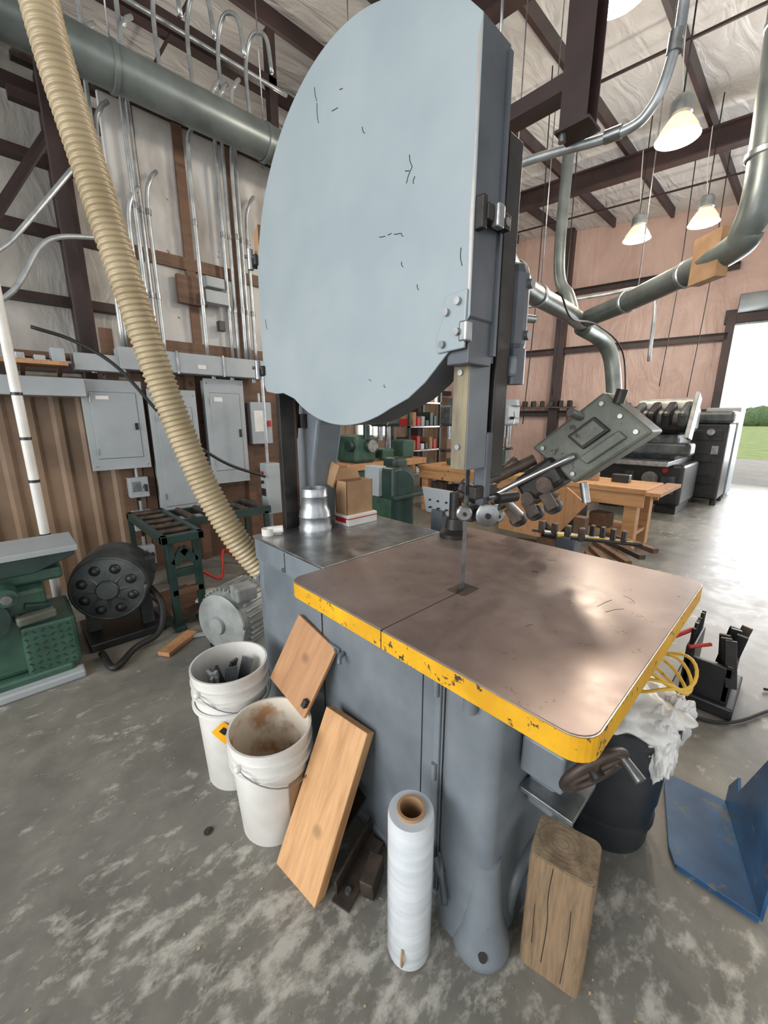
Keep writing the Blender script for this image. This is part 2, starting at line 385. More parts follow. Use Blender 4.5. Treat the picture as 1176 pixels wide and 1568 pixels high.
for x,y,z1 in ((1.12,4.45,3.3),(1.18,4.45,4.3),(1.24,4.5,4.6),(1.68,4.42,4.0),(1.98,4.5,4.5),(2.05,4.5,4.5),(2.11,4.45,4.1),(2.18,4.5,4.6),(2.25,4.5,3.6),(.95,4.5,4.4),(.98,4.52,3.9),(1.3,4.5,3.5)):
    z0=2.225
    o.tube([(x,y,z0),(x,y,(z0+z1)/2),(x,y,z1),(x+.05,y+.0,z1+.2),(x+.12,y+.05,z1+.3)],.019,m_conduit,seg=10,n=6)
    for zz in (2.7,3.4):
        if zz<z1: o.cyl((x,y,zz),(x,y,zz+.05),.025,m_steel,seg=10)
for k in range(7):
    x=.7+k*.28; o.tube([(x,4.5,4.45),(x,4.55,5.0),(x+.03,4.45,5.25),(x+.1,4.3,5.2),(x+.12,4.25,4.9)],.02,m_conduit,seg=8,n=6)
o.tube([(.3,4.7,5.1),(1.3,4.75,5.15),(3.0,4.8,5.2)],.022,m_conduit,seg=8)
o.done()
o=B("conduit_bends")
o.tube([(-.3,4.4,2.25),(.2,4.4,2.5),(.5,4.4,2.95),(.9,4.45,3.1)],.02,m_conduit,seg=8)
o.tube([(0,4.28,1.95),(.05,4.28,2.6),(.3,4.33,2.9),(.8,4.42,3.6)],.018,m_conduit,seg=8)
o.done()
o=B("overhead_steel_rack")
for z in (4.8,5.35): o.bb(.6,3.0,5.0,5.1,z,z+.1,m_maroon); o.bb(.6,3.0,6.2,6.3,z,z+.1,m_maroon)
for k in range(9): o.box((1.8,5.15+.11*k,5.0+.03*(k%3)),(2.3,.07,.05),random.choice([m_rust,m_iron,m_dwood]),rot=(0,0,random.uniform(-2,2)))
for x in (.7,2.9): o.bb(x,x+.1,5.0,5.1,0,5.9,m_maroon)
o.done()
o=B("junction_box"); o.bb(1.5,1.78,4.54,4.6,2.72,2.98,m_dwood,bev=.004); o.bb(1.72,1.95,4.42,4.54,2.74,2.86,m_panel,bev=.006); o.bb(1.75,1.94,4.46,4.57,2.9,3.0,m_panel,bev=.01)
o.bb(1.86,1.93,4.5,4.57,2.5,2.6,m_black,bev=.005); o.done()
o=B("spiral_duct")
o.cyl((-2.2,4.15,4.2),(4.0,4.15,4.22),.15,m_duct,seg=32)
for x in (-1,.35,1.05,2.3,3.4): o.lathe([(.15,0),(.163,.005),(.163,.035),(.15,.04)],m_duct,(x,4.15,4.21),(1,0,0),32); o.tube([(x+.02,4.15,4.36),(x+.02,4.2,rz(4.2)-.1)],.006,m_steel,seg=6,n=1)
o.done()
o=B("flexible_dust_hose")
P=catmull([(.33,2.22,3.45),(.36,2.2,3.0),(.43,2.16,2.55),(.5,2.1,2.11),(.58,2.06,1.7),(.68,2.0,1.3),(.78,1.93,1.02),(.88,1.88,.84),(.92,1.87,.78)],60)
L=[0]
for a,b_ in zip(P,P[1:]): L.append(L[-1]+(b_-a).length)
N=int(L[-1]/.0046); Q=[]; j=0
for i in range(N+1):
    d_=L[-1]*i/N
    while j<len(L)-2 and L[j+1]<d_: j+=1
    Q.append(P[j].lerp(P[j+1],(d_-L[j])/max(1e-9,L[j+1]-L[j])))
o.tube(Q,.062,m_hose,seg=28,raw=True,rf=lambda i,n:.0555+.010*(.5+.5*math.cos(i*2*math.pi/5)))
o.lathe([(.066,0),(.072,.01),(.072,.05),(.066,.06)],m_galv,Q[-14],Q[-1]-Q[-14],28)
o.done()
o=B("black_cable"); o.tube([(.3,4.25,2.28),(.55,4.2,2.2),(.8,4.05,2.0),(1.1,3.9,1.55),(1.5,3.85,1.2),(1.95,3.88,1.0)],.014,m_rubber,seg=8); o.done()
o=B("white_vertical_pipe"); o.cyl((.125,3.78,0),(.125,3.78,5.0),.03,m_white,seg=14)
for z in (.75,1.15,1.45,1.75): o.cyl((.125,3.78,z),(.125,3.78,z+.02),.033,m_black,seg=14)
o.done()

# ---------------------------------------------------------------- BANDSAW
saw=empty("bandsaw")
X0,X1,Y0,Y1=.655,1.692,.172,1.184; TZ=1.05
def rrect(x0,x1,y0,y1,r,z,seg=6):
    pts=[]
    for cx,cy,a0 in ((x1-r,y1-r,0),(x0+r,y1-r,90),(x0+r,y0+r,180),(x1-r,y0+r,270)):
        for k in range(seg+1):
            a=math.radians(a0+90*k/seg); pts.append((cx+r*math.cos(a),cy+r*math.sin(a),z))
    return pts
o=B("table",saw)
o.prism(rrect(X0,X1,Y0,Y1,.05,TZ-.055),(0,0,.051),m_yel)
o.prism(rrect(X0+.001,X1-.001,Y0+.001,Y1-.001,.05,TZ-.004),(0,0,.002),m_rim)
o.prism(rrect(X0+.004,X1-.004,Y0+.004,Y1-.004,.048,TZ-.002),(0,0,.002),m_top)
o.bb(X0-.0008,1.03,.7035,.7060,TZ-.056,TZ+.0006,m_black)
o.prism(rrect(.985,1.075,.675,.745,.008,TZ-.001),(0,0,.0016),m_rust); o.bb(1.0,1.06,.708,.722,TZ,TZ+.001,m_black)
o.cyl((1.35,.62,TZ-.001),(1.35,.62,TZ+.0012),.012,m_rust,seg=14)
for p,q_ in (((1.2,.33),(1.26,.30)),((1.22,.36),(1.3,.345)),((1.33,.29),(1.36,.33)),((.95,.45),(.975,.44)),((1.18,.42),(1.2,.44))):
    o.tube([(p[0],p[1],TZ),((p[0]+q_[0])/2+.008,(p[1]+q_[1])/2,TZ),(q_[0],q_[1],TZ)],.0009,m_rust,seg=5)
o.bb(X0+.04,X0+.06,Y0+.06,Y1-.06,TZ-.085,TZ-.055,m_bodyd); o.bb(X0+.06,X1-.06,Y0+.05,Y0+.07,TZ-.085,TZ-.055,m_bodyd); o.bb(X1-.07,X1-.05,Y0+.06,Y1-.06,TZ-.085,TZ-.055,m_bodyd)
o.done()
o=B("table_trunnion",saw)
o.bb(.86,1.3,.42,.98,.9,.965,m_bodyd,bev=.01)
o.loft([rrect(.80,1.0,.40,.54,.05,.90),rrect(.77,1.02,.38,.56,.05,.95),rrect(.77,1.02,.38,.56,.05,.975),rrect(.80,1.0,.40,.54,.04,.995)],m_body_shaded)
o.bb(.95,1.25,.3,.42,.82,.97,m_bodyd,bev=.02)
for y in (.5,.85): o.prism([(.9,y,.965),(1.25,y,.965),(1.2,y,.995),(.95,y,.995)],(0,.05,0),m_iron)
o.tube([(.785,.50,.90),(.765,.56,.905),(.765,.62,.93)],.009,m_iron,seg=8); o.cyl((.785,.50,.85),(.785,.50,.93),.02,m_body_shaded,seg=14)
o.done()
o=B("base_casting",saw)
o.bb(.83,1.42,.60,1.75,.04,.93,m_body_shaded,bev=.012)
o.bb(.82,1.43,.60,1.76,0,.05,m_body_shaded,bev=.012)
def blk(e,z,r): return rrect(.80-e,1.37+e,.425-e,.61,r,z,8)
o.loft([blk(.012,.0,.05),blk(.022,.03,.055),blk(.012,.08,.055),blk(.002,.14,.05),blk(-.003,.22,.046),blk(-.003,.6,.044),blk(.0,.82,.045),blk(.008,.9,.05),blk(.008,.925,.05)],m_body_shaded)
foot=[(0,0),(.080,0),(.089,.012),(.088,.035),(.080,.06),(.067,.10),(.056,.16),(.049,.24),(.043,.34),(.0,.36)]
o.lathe(foot,m_body_shaded,(.850,.458,0),(0,0,1),32)
o.lathe(foot,m_body_shaded,(1.33,.455,0),(0,0,1),32)
o.cyl((.795,.420,.055),(.783,.408,.066),.013,m_iron,seg=14)
o.tube([(.95,.43,.0),(.96,.425,.12),(1.0,.42,.18),(1.09,.418,.20),(1.18,.42,.18),(1.22,.425,.12),(1.23,.43,.0)],.024,m_body_shaded,seg=10)
o.bb(.97,1.21,.418,.4225,0,.17,m_black)
o.lathe([(0,.0),(.06,.0),(.062,.004),(.055,.006),(.05,.003),(0,.004)],m_body_shaded,(1.02,.427,.73),(0,-1,0),28)
o.bb(.99,1.05,.418,.43,.725,.735,m_body_shaded); o.bb(.995,1.045,.418,.43,.705,.713,m_body_shaded); o.bb(1.0,1.04,.418,.43,.745,.753,m_body_shaded)
o.bb(1.03,1.045,.4255,.4290,.44,.54,m_black)
o.bb(.8285,.832,.612,.618,.05,.92,m_iron); o.bb(.828,.832,1.24,1.246,.06,.93,m_iron); o.bb(.828,.832,.70,.703,.05,.9,m_iron)
o.bb(.820,.832,.625,.65,.05,.9,m_body_shaded,bev=.004)
for y in (1.12,1.27):
    o.bb(.816,.832,y,y+.10,.712,.732,m_body_shaded,bev=.003)
    for yy in (y+.015,y+.085): o.cyl((.816,yy,.722),(.811,yy,.722),.008,m_steel,seg=10)
o.tube([(.825,1.10,.722),(.80,1.09,.715),(.79,1.08,.70)],.009,m_body_shaded,seg=8)
for z in (.2,.5,.8): o.cyl((.816,.638,z),(.816,.638,z+.06),.009,m_body_shaded,seg=10)
o.tube([(.82,.60,.24),(.79,.575,.21),(.775,.545,.13)],.011,m_bodyd,seg=8); o.cyl((.79,.575,.2),(.80,.61,.23),.018,m_bodyd,seg=12)
o.done()
o=B("lower_wheel_cover_top",saw)
o.bb(.815,1.52,1.20,1.78,.93,1.035,m_body_shaded,bev=.006); o.bb(.81,1.525,1.195,1.785,1.035,1.048,m_steel,bev=.003)
o.bb(.835,1.5,1.75,1.80,.06,.93,m_body_shaded,bev=.01)
o.cyl((.812,1.5,.95),(.805,1.5,.95),.01,m_steel,seg=10); o.bb(.812,.816,1.49,1.495,.94,1.03,m_bodyd)
o.cyl((.9,1.80,.8),(.9,1.83,.79),.066,m_galv,seg=24)
o.done()
def circ(a): a=math.radians(a); return (1.14+.55*math.cos(a),2.125+.55*math.sin(a))
pl=[(.627,1.845),(.627,2.435),(.665,2.478)]+[circ(a) for a in range(126,18,-3)]+[(1.692,2.22),(1.70,1.74),(1.682,1.712),(1.60,1.70),(1.54,1.70)]+[circ(-55-k*3) for k in range(0,21)]+[(.83,1.655),(.767,1.695),(.69,1.765)]
o=B("upper_wheel_cover",saw)
o.prism([(.885,y,z) for y,z in pl],(.11,0,0),m_bodyd)
o.prism([(.880,y,z) for y,z in pl],(.006,0,0),m_cover_lit,bev=.0025)
o.bb(.89,.995,.632,.70,1.735,1.85,m_bodyd,bev=.003)
def scr(y0,z0,y1,z1,w=.0010):
    o.tube([(.8795,y0,z0),(.8793,(y0+y1)/2+.003,(z0+z1)/2),(.8795,y1,z1)],w,m_iron,seg=5,n=3)
for s in ((1.245,2.60,1.235,2.56),(1.235,2.555,1.23,2.50),(1.12,2.535,1.105,2.53),(1.16,2.50,1.13,2.495),(.835,2.26,.825,2.23),(.825,2.23,.845,2.20),(.85,2.23,.835,2.225),(.815,2.205,.82,2.19),
          (.95,2.105,.925,2.10),(.915,2.10,.90,2.10),(.89,2.095,.865,2.09),(.862,2.09,.855,2.08),(.86,2.02,.855,2.005),(1.02,2.40,1.01,2.38),(.80,1.95,.795,1.935),(1.0,1.72,.99,1.715),(.93,1.70,.925,1.69),(1.65,2.0,1.64,1.96),(.66,2.0,.655,1.96)): scr(*s)
o.prism([(.8795,.629,1.86),(.8795,.629,2.42),(.8795,.636,2.40),(.8795,.634,2.2),(.8795,.638,2.05),(.8795,.634,1.88)],(.001,0,0),m_rim)
o.prism([(.872,.635,1.77),(.872,.632,1.905),(.872,.70,1.90),(.872,.705,1.85),(.872,.725,1.80),(.872,.72,1.765)],(.01,0,0),m_cover_lit,bev=.003)
for y,z in ((.655,1.88),(.655,1.81),(.70,1.785),(.69,1.86)): o.cyl((.873,y,z),(.862,y,z),.009,m_steel,seg=12)
o.bb(.87,.90,.628,.652,1.785,1.835,m_steel,bev=.005)
for z in (2.23,1.80):
    o.bb(.865,.9,1.68,1.735,z-.02,z+.02,m_iron,bev=.005); o.cyl((.86,1.71,z-.035),(.86,1.71,z+.04),.012,m_steel,seg=12); o.cyl((.87,1.70,z+.012),(.84,1.72,z+.012),.007,m_steel,seg=8)
o.bb(.90,1.0,.60,.627,2.05,2.085,m_iron,bev=.004); o.bb(.885,.905,.605,.63,2.03,2.10,m_iron,bev=.004)
o.bb(.925,.955,.59,.61,2.04,2.09,m_steel,bev=.004); o.cyl((.97,.60,2.06),(.97,.59,2.06),.010,m_steel,seg=12)
o.bb(.985,.997,.62,.632,1.76,2.42,m_bodyd)
o.prism([(.886,1.68,2.36),(.886,1.715,2.34),(.886,1.72,2.22),(.886,1.68,2.22)],(.1,0,0),m_card)
o.done()
o=B("upper_wheel",saw)
o.lathe([(.40,0),(.455,0),(.46,.01),(.46,.035),(.455,.045),(.40,.045),(.40,0)],m_iron,(1.005,1.175,2.09),(1,0,0),64)
for k in range(8):
    a=math.radians(45*k); o.cyl((1.03,1.175,2.09),(1.03,1.175+.42*math.cos(a),2.09+.42*math.sin(a)),.018,m_iron,seg=8)
o.cyl((.998,1.175,2.09),(1.16,1.175,2.09),.06,m_iron)
arc=[(1.0,1.14+.52*math.cos(math.radians(a)),2.125+.52*math.sin(math.radians(a))) for a in range(-135,-40,6)]
for p in arc[1:-1:2]: o.cyl(p,(1.03,p[1],p[2]-.01),.012,m_iron,seg=8)
o.tube(arc,.02,m_bodyd,seg=8,raw=True)
o.done()
o=B("upper_frame",saw)
fr=[(1.95,1.03),(1.95,1.5),(1.93,2.2),(1.75,2.45),(1.4,2.5),(1.0,2.42),(.80,2.2),(.72,2.0),(.72,1.86),(.9,1.80),(1.2,1.72),(1.5,1.68),(1.68,1.58),(1.74,1.35),(1.76,1.03)]
o.prism([(1.14,y,z) for y,z in fr],(.16,0,0),m_body_shaded,bev=.015)
o.bb(.985,1.06,1.765,1.80,1.05,1.8,m_iron,bev=.003); o.bb(1.06,1.075,1.77,1.82,1.05,1.8,m_dwood)
o.cyl((1.13,1.8,1.55),(1.13,1.8,1.62),.03,m_iron); o.tube([(1.1,1.8,1.7),(1.09,1.8,1.6),(1.085,1.81,1.5)],.016,m_rubber,seg=8)
o.lathe([(0,0),(.09,0),(.085,.1),(.07,.14),(0,.14)],m_body_shaded,(1.2,1.83,1.05),(0,0,1),24)
o.bb(1.06,1.13,.655,.70,1.42,2.31,m_iron,bev=.004)
o.bb(1.02,1.05,.66,.69,1.75,2.36,m_bodyd)
o.bb(1.13,1.22,.64,.80,1.78,2.04,m_bodyd,bev=.035); o.cyl((1.17,.66,1.7),(1.17,.66,1.8),.03,m_bodyd); o.bb(1.13,1.18,.64,.7,1.72,1.78,m_body_shaded,bev=.01)
for z in (1.84,1.98): o.cyl((1.19,.645,z),(1.19,.63,z),.014,m_steel,seg=12)
o.cyl((1.22,.68,1.9),(1.27,.66,1.9),.012,m_steel,seg=10)
o.cyl((1.05,1.14,2.5),(1.05,1.14,2.75),.03,m_body_shaded); o.tube([(1.0,.66,2.36),(1.0,.66,2.7)],.004,m_steel,seg=6,n=1)
o.done()
o=B("blade_guard_post",saw)
o.bb(.94,1.04,.66,.712,1.455,1.80,m_body_shaded,bev=.003); o.bb(.9375,.9405,.662,.711,1.457,1.79,m_tan)
for z in (1.52,1.72): o.cyl((.9375,.687,z),(.932,.687,z),.008,m_steel,seg=10)
o.bb(1.04,1.07,.655,.70,1.36,1.56,m_bodyd,bev=.006); o.bb(1.0,1.12,.66,.69,1.36,1.40,m_iron,bev=.006)
o.done()
o=B("blade",saw); o.bb(1.022,1.042,.7138,.7153,1.0,1.85,m_steel)
t=bmesh.new()
for k in range(70):
    z=1.05+k*.006
    v=[t.verts.new((1.022,.7145,z)),t.verts.new((1.017,.7145,z+.001)),t.verts.new((1.022,.7145,z+.005))]; t.faces.new(v)
o.add(t,m_steel); o.done()
o=B("blade_guide",saw)
ax=Vector((-.7,-.7,0)).normalized()
for c,r in (((1.0,.70,1.315),.024),((1.065,.66,1.305),.036),((1.105,.645,1.30),.02)):
    c=Vector(c); o.lathe([(0,0),(r*.35,0),(r*.4,.004),(r*.8,.002),(r,.006),(r,.02),(r*.8,.024),(0,.024)],m_steel,c-ax*.01,ax,24); o.cyl(c+ax*.0,c+ax*.022,r*.25,m_iron,seg=12)
o.bb(1.03,1.14,.69,.72,1.28,1.33,m_iron,bev=.006); o.bb(1.07,1.11,.68,.71,1.3,1.42,m_bodyd,bev=.005)
o.tube([(1.1,.68,1.36),(1.16,.66,1.34),(1.24,.64,1.28)],.014,m_steel,seg=8); o.cyl((1.12,.66,1.35),(1.2,.64,1.35),.018,m_iron)
o.done()
o=B("handwheel",saw)
c=Vector((.955,.24,.735)); ax=Vector((-.35,-.75,-.35)).normalized(); q=orient(ax)
ring=[c+ (q@Vector((.085*math.cos(a),.085*math.sin(a),0))) for a in [2*math.pi*k/36 for k in range(37)]]
o.tube(ring,.012,m_rust,seg=10,raw=True)
for k in range(4):
    a=math.pi/2*k+.4; o.cyl(c,c+q@Vector((.083*math.cos(a),.083*math.sin(a),0)),.009,m_rust,seg=8)
o.cyl(c-ax*.15,c+ax*.02,.018,m_iron); h=c+q@Vector((.07,.04,0)); o.cyl(h,h+ax*.06,.010,m_steel,r2=.014)
o.bb(.93,1.2,.3,.42,.62,.74,m_body_shaded,bev=.008)
o.bb(.95,1.12,.27,.42,.53,.545,m_steel,bev=.002); o.bb(1.0,1.25,.34,.42,.45,.62,m_body_shaded,bev=.01)
o.done()

# ---------------------------------------------------------------- things on the lower cover
o=B("galvanized_duct_cap"); o.lathe([(0,0),(.082,0),(.084,.02),(.078,.03),(.078,.07),(.081,.075),(.078,.08),(.076,.1),(.064,.125),(.064,.17),(.067,.175),(.064,.18),(.064,.215),(.058,.215),(.058,.19),(0,.19)],m_galv,(1.09,1.66,1.048)); o.done()
o=B("cardboard_box"); o.bb(1.24,1.44,1.58,1.70,1.048,1.105,m_white,bev=.003); o.bb(1.238,1.24,1.6,1.69,1.065,1.09,m_red)
o.bb(1.238,1.442,1.578,1.702,1.085,1.09,m_red)
for a in ((1.25,1.255,1.60,1.70),(1.42,1.425,1.6,1.7),(1.25,1.425,1.695,1.70),(1.25,1.425,1.6,1.605)): o.bb(*a,1.105,1.28,m_card)
o.bb(1.26,1.42,1.61,1.69,1.106,1.12,m_card); o.box((1.245,1.72,1.31),(.01,.09,.12),m_card,rot=(15,12,0)); o.box((1.34,1.72,1.30),(.17,.005,.07),m_card,rot=(-30,0,0))
o.done()
o=B("plastic_fitting"); o.cyl((.87,1.74,1.048),(.87,1.74,1.08),.03,m_white); o.cyl((.87,1.74,1.07),(.93,1.7,1.075),.018,m_white); o.done()

# ---------------------------------------------------------------- items on the floor near
def bucket(name,x,y,H,rt=.152,rb=.128,inner=m_white,nest=False,z0=0):
    o=B(name)
    pr=[(0,0),(rb,0),(rb+.003,.006)]
    k=rt-rb
    pr+=[(rb+k*.8,H-.11),(rt+.006,H-.108),(rt+.006,H-.10),(rt-.006,H-.098),(rt-.005,H-.062),(rt+.006,H-.06),(rt+.006,H-.052),(rt-.004,H-.05),(rt-.003,H-.014),(rt+.004,H-.012),(rt+.004,H),(rt-.004,H)]
    o.lathe(pr,m_white,(x,y,z0),(0,0,1),40)
    o.lathe([(rt-.004,H),(rt-.007,H-.02),(rb-.004,H-.3 if nest else .03),(0,H-.3 if nest else .03)],inner,(x,y,z0),(0,0,1),40)
    if nest: o.lathe([(rt-.002,H-.17),(rt+.008,H-.168),(rt+.008,H-.155),(rt-.002,H-.153)],m_white,(x,y,z0),(0,0,1),40)
    ring=[]
    for j in range(19):
        a=math.radians(-150+j*10*1.0); ring.append((x+(rt+.012)*math.cos(a-.2),y+(rt+.012)*math.sin(a-.2),z0+H-.06-.10*math.sin(math.pi*j/18)))
    o.tube(ring,.0025,m_steel,seg=6,raw=True)
    for j in (0,18): o.sphere(ring[j],.014,m_white,seg=10)
    return o
o=bucket("plastic_bucket",.575,1.60,.56,rt=.157,nest=True)
a0=math.atan2(-1.60,-.575)
def patch(o,x,y,r,a,da,z0,z1,mat,n=6):
    t=bmesh.new(); vs=[]
    for k in range(n+1):
        aa=a-da+2*da*k/n
        vs.append((t.verts.new((x+r*math.cos(aa),y+r*math.sin(aa),z0)),t.verts.new((x+(r+.003)*math.cos(aa),y+(r+.003)*math.sin(aa),z1))))
    for p,q_ in zip(vs,vs[1:]): t.faces.new((p[0],q_[0],q_[1],p[1]))
    o.add(t,mat)
def diamond(o,x,y,r,a,s,z,mat,dr=0):
    t=bmesh.new(); n=6
    row=[]
    for i in range(-n,n+1):
        u=s*i/n; h=s-abs(u); aa=a+u/r
        cx_,cy_=x+(r+dr)*math.cos(aa),y+(r+dr)*math.sin(aa)
        row.append((t.verts.new((cx_,cy_,z-h-.0001)),t.verts.new((cx_,cy_,z+h+.0001))))
    for p,q_ in zip(row,row[1:]): t.faces.new((p[0],q_[0],q_[1],p[1]))
    o.add(t,mat)
diamond(o,.575,1.60,.153,a0-.30,.055,.325,m_orange,.002)
diamond(o,.575,1.60,.153,a0-.30,.020,.335,m_black,.004)
patch(o,.575,1.60,.1525,a0+.16,.12,.350,.357,m_black); patch(o,.575,1.60,.1525,a0+.16,.12,.335,.338,m_black); patch(o,.575,1.60,.151,a0+.12,.10,.30,.303,m_black)
for k in range(9):
    a=random.uniform(0,6.28); rr=random.uniform(.02,.09)
    o.box((.575+rr*math.cos(a),1.60+rr*math.sin(a),.40),(.05,.012,.26),random.choice([m_steel,m_bodyd,m_black,m_panel]),rot=(random.uniform(-16,16),random.uniform(-16,16),random.uniform(0,180)))
o.done()
o=bucket("plastic_bucket",.585,1.265,.44,rt=.155,inner=m_dirtw,nest=False)
a0=math.atan2(-1.265,-.585); patch(o,.585,1.265,.146,a0+.62,.28,.13,.28,m_card,10)
o.done()
o=B("stretch_wrap_roll")
x,y=.672,.60
o.lathe([(.03,.012),(.064,.012),(.066,.02),(.067,.25),(.066,.52),(.063,.53),(.038,.53)],m_film,(x,y,0),(0,0,1),40)
o.lathe([(.032,0),(.038,0),(.04,.54),(.032,.54),(.032,0)],m_card,(x,y,0),(0,0,1),32)
o.tube([(x-.06,y-.03,.10),(x-.069,y-.035,.07),(x-.062,y-.03,.035)],.004,m_card,seg=6)
o.done()
o=B("timber_post")
o.prism(rrect(-.07,.07,-.085,.085,.022,0,5),(0,0,.415),m_post); o.prism(rrect(-.068,.068,-.083,.083,.021,.415,5),(0,0,.003),m_postend)
for k in (1,2,3,4):
    ring=[(.004+.014*k*math.cos(a),.01+.016*k*math.sin(a),.4180) for a in [2*math.pi*j/24 for j in range(25)]]
    o.tube(ring,.0008,m_post,seg=5,raw=True)
o.tube([(-.0702,.02,.41),(-.0702,.024,.3),(-.0702,.018,.2),(-.0702,.022,.05)],.0012,m_black,seg=5); o.tube([(-.0702,-.035,.3),(-.0702,-.038,.2),(-.0702,-.033,.02)],.0010,m_black,seg=5); o.tube([(-.0702,.055,.25),(-.0702,.052,.1)],.001,m_black,seg=5)
o.done(Matrix.Translation((.980,.286,0))@Matrix.Rotation(math.radians(13),4,'Z'))
def lean(name,bl,br,tl,th,mat):
    bl,br,tl=Vector(bl),Vector(br),Vector(tl)
    ex=(br-bl); w=ex.length; ex.normalize(); ez=(tl-bl); h=ez.length; ez=(ez-ex*ez.dot(ex)).normalized(); ey=ez.cross(ex)
    o=B(name); o.bb(0,w,0,th,0,h,mat,bev=.003)
    m=Matrix(((ex.x,ey.x,ez.x,bl.x),(ex.y,ey.y,ez.y,bl.y),(ex.z,ey.z,ez.z,bl.z),(0,0,0,1)))
    return o,m
o,m=lean("leaning_plank",(.49,1.10,.0),(.515,.885,.0),(.765,1.06,.50),.045,m_pine); o.done(m)
o,m=lean("leaning_plywood_board",(.685,1.45,.50),(.695,1.20,.44),(.795,1.50,.79),.018,m_ply); o.box((.24,-.01,.06),(.02,.02,.03),m_black); o.done(m)
o=B("angle_iron_scrap")
o.box((.69,.86,.02),(.24,.07,.008),m_rust,rot=(0,-4,18),bev=.001); o.box((.70,.895,.05),(.24,.008,.07),m_rust,rot=(0,-4,18))
o.box((.73,.98,.12),(.20,.06,.01),m_iron,rot=(0,-45,-10)); o.cyl((.62,.835,.008),(.62,.835,.03),.011,m_steel,seg=12)
o.box((.70,.80,.05),(.1,.05,.08),m_rust,rot=(0,-8,25),bev=.004)
o.done()
o=B("floor_anchor_bolt"); o.cyl((.354,1.39,0),(.354,1.39,.002),.018,m_rust,seg=18); o.cyl((.354,1.39,.002),(.354,1.39,.012),.009,m_rust,seg=6); o.done()
o=B("trash_bin")
cx,cy=1.56,.34
o.lathe([(0,0),(.15,0),(.155,.02),(.158,.1),(.168,.105),(.168,.125),(.16,.13),(.185,.5),(.2,.505),(.2,.55),(.185,.55),(.17,.2),(0,.18)],m_can,(cx,cy,0),(0,0,1),36)
o.crumple((cx,cy,.55),.19,m_bag,(1,1,.5),.3,2.4)
o.crumple((cx-.06,cy-.15,.50),.09,m_bag,(.9,.5,1.3),.35,2.8,(0,0,20))
o.crumple((cx+.07,cy-.17,.52),.07,m_bag,(1.0,.5,1.4),.35,2.6,(0,0,-20))
for k in range(4):
    r_=.075+.006*k; ring=[(cx+.01+.01*k+r_*math.cos(a),cy-.10+r_*1.1*math.sin(a),.68+.018*k+.03*math.sin(a*2+k)) for a in [2*math.pi*j/30 for j in range(31)]]
    o.tube(ring,.006,m_yelcord,seg=8,raw=True)
o.done()
o=B("blue_metal_guard")
o.prism([(1.54,-.15,.015),(1.54,.09,.015),(1.60,.12,.015),(1.90,.20,.015),(1.97,.19,.015),(1.99,.0,.015)],(0,0,.008),m_blue,bev=.002)
o.prism([(1.54,-.14,.015),(1.99,.0,.015),(1.99,.0,.10),(1.93,-.02,.2),(1.9,-.03,.16),(1.72,-.085,.50),(1.6,-.12,.56),(1.54,-.14,.50)],(.004,-.01,0),m_blue,bev=.002)
o.cyl((1.58,-.05,.0),(1.58,-.05,.02),.02,m_blue,seg=10)
o.bb(1.54,1.56,-.14,.08,0,.016,m_blue); o.bb(1.95,1.98,0,.15,0,.016,m_blue)
o.done()
o=B("tool_holder_rack")
o.bb(2.62,3.06,.05,.34,0,.07,m_black,bev=.01); o.bb(2.66,3.0,.08,.12,.07,.3,m_black,bev=.01); o.bb(2.66,3.0,.26,.30,.07,.34,m_black,bev=.01)
o.bb(2.66,2.69,.08,.30,.05,.28,m_black,bev=.005)
for k in range(7):
    x=2.68+k*.045; o.box((x,.1+.02*(k%3),.3),(.018,.05,.26),random.choice([m_iron,m_rust,m_black]),rot=(random.uniform(-12,12),random.uniform(-10,10),0),bev=.003)
    o.cyl((x,.28,.3),(x+random.uniform(-.03,.03),.28,.45),.01,m_iron,seg=8)
o.cyl((2.62,.36,.38),(2.75,.3,.4),.012,m_red); o.cyl((2.6,.28,.36),(2.7,.2,.37),.010,m_red)
o.done()
o=B("extension_cord"); o.tube([(3.1,-.05,.012),(3.2,-.2,.012),(3.4,-.15,.012),(3.6,-.4,.012)],.008,m_rubber,seg=8); o.tube([(2.3,.6,.012),(2.45,.5,.012),(2.55,.1,.012),(2.9,-.1,.012)],.008,m_rubber,seg=8); o.done()
o=B("wood_chip_debris")
t=bmesh.new()
for k in range(420):
    a=random.uniform(1.2,5.6); r_=random.uniform(.15,1.7)**1.1
    x=.9+r_*math.cos(a); y=.8+r_*1.1*math.sin(a)
    if .75<x<1.45 and .36<y<1.8: continue
    s_=random.uniform(.0015,.005); an=random.uniform(0,3.14)
    V=[t.verts.new((x+s_*math.cos(an+b0)*(1.6 if i%2 else 1),y+s_*math.sin(an+b0),.002)) for i,b0 in enumerate((0,1.57,3.14,4.71))]; t.faces.new(V)
o.add(t,m_chip); o.done()

# ---------------------------------------------------------------- left machines
o=B("green_jointer_machine")
o.bb(-1.0,.12,2.98,3.62,0,.1,m_green,bev=.02); o.bb(-.95,.05,3.02,3.58,.1,.62,m_green,bev=.03)
o.bb(-.10,.16,2.99,3.42,.08,.40,m_green,bev=.02)
for i in range(9):
    for j in range(7):
        o.box((.163,3.03+i*.044,.12+j*.04),(.004,.022,.006),m_greend,rot=(45 if (i+j)%2 else -45,0,0))
        if i<6: o.box((-.08+i*.04,2.988,.12+j*.04),(.022,.004,.006),m_greend,rot=(0,45 if (i+j)%2 else -45,0))
o.bb(-.9,.15,3.1,3.5,.62,.70,m_green,bev=.02); o.prism([(-1.0,3.05,.70),(.02,3.05,.70),(.22,3.05,.77),(.22,3.05,.80),(-1.0,3.05,.80)],(0,.36,0),m_greend,bev=.006)
o.bb(-1.0,.24,3.03,3.43,.80,.835,m_panel,bev=.004)
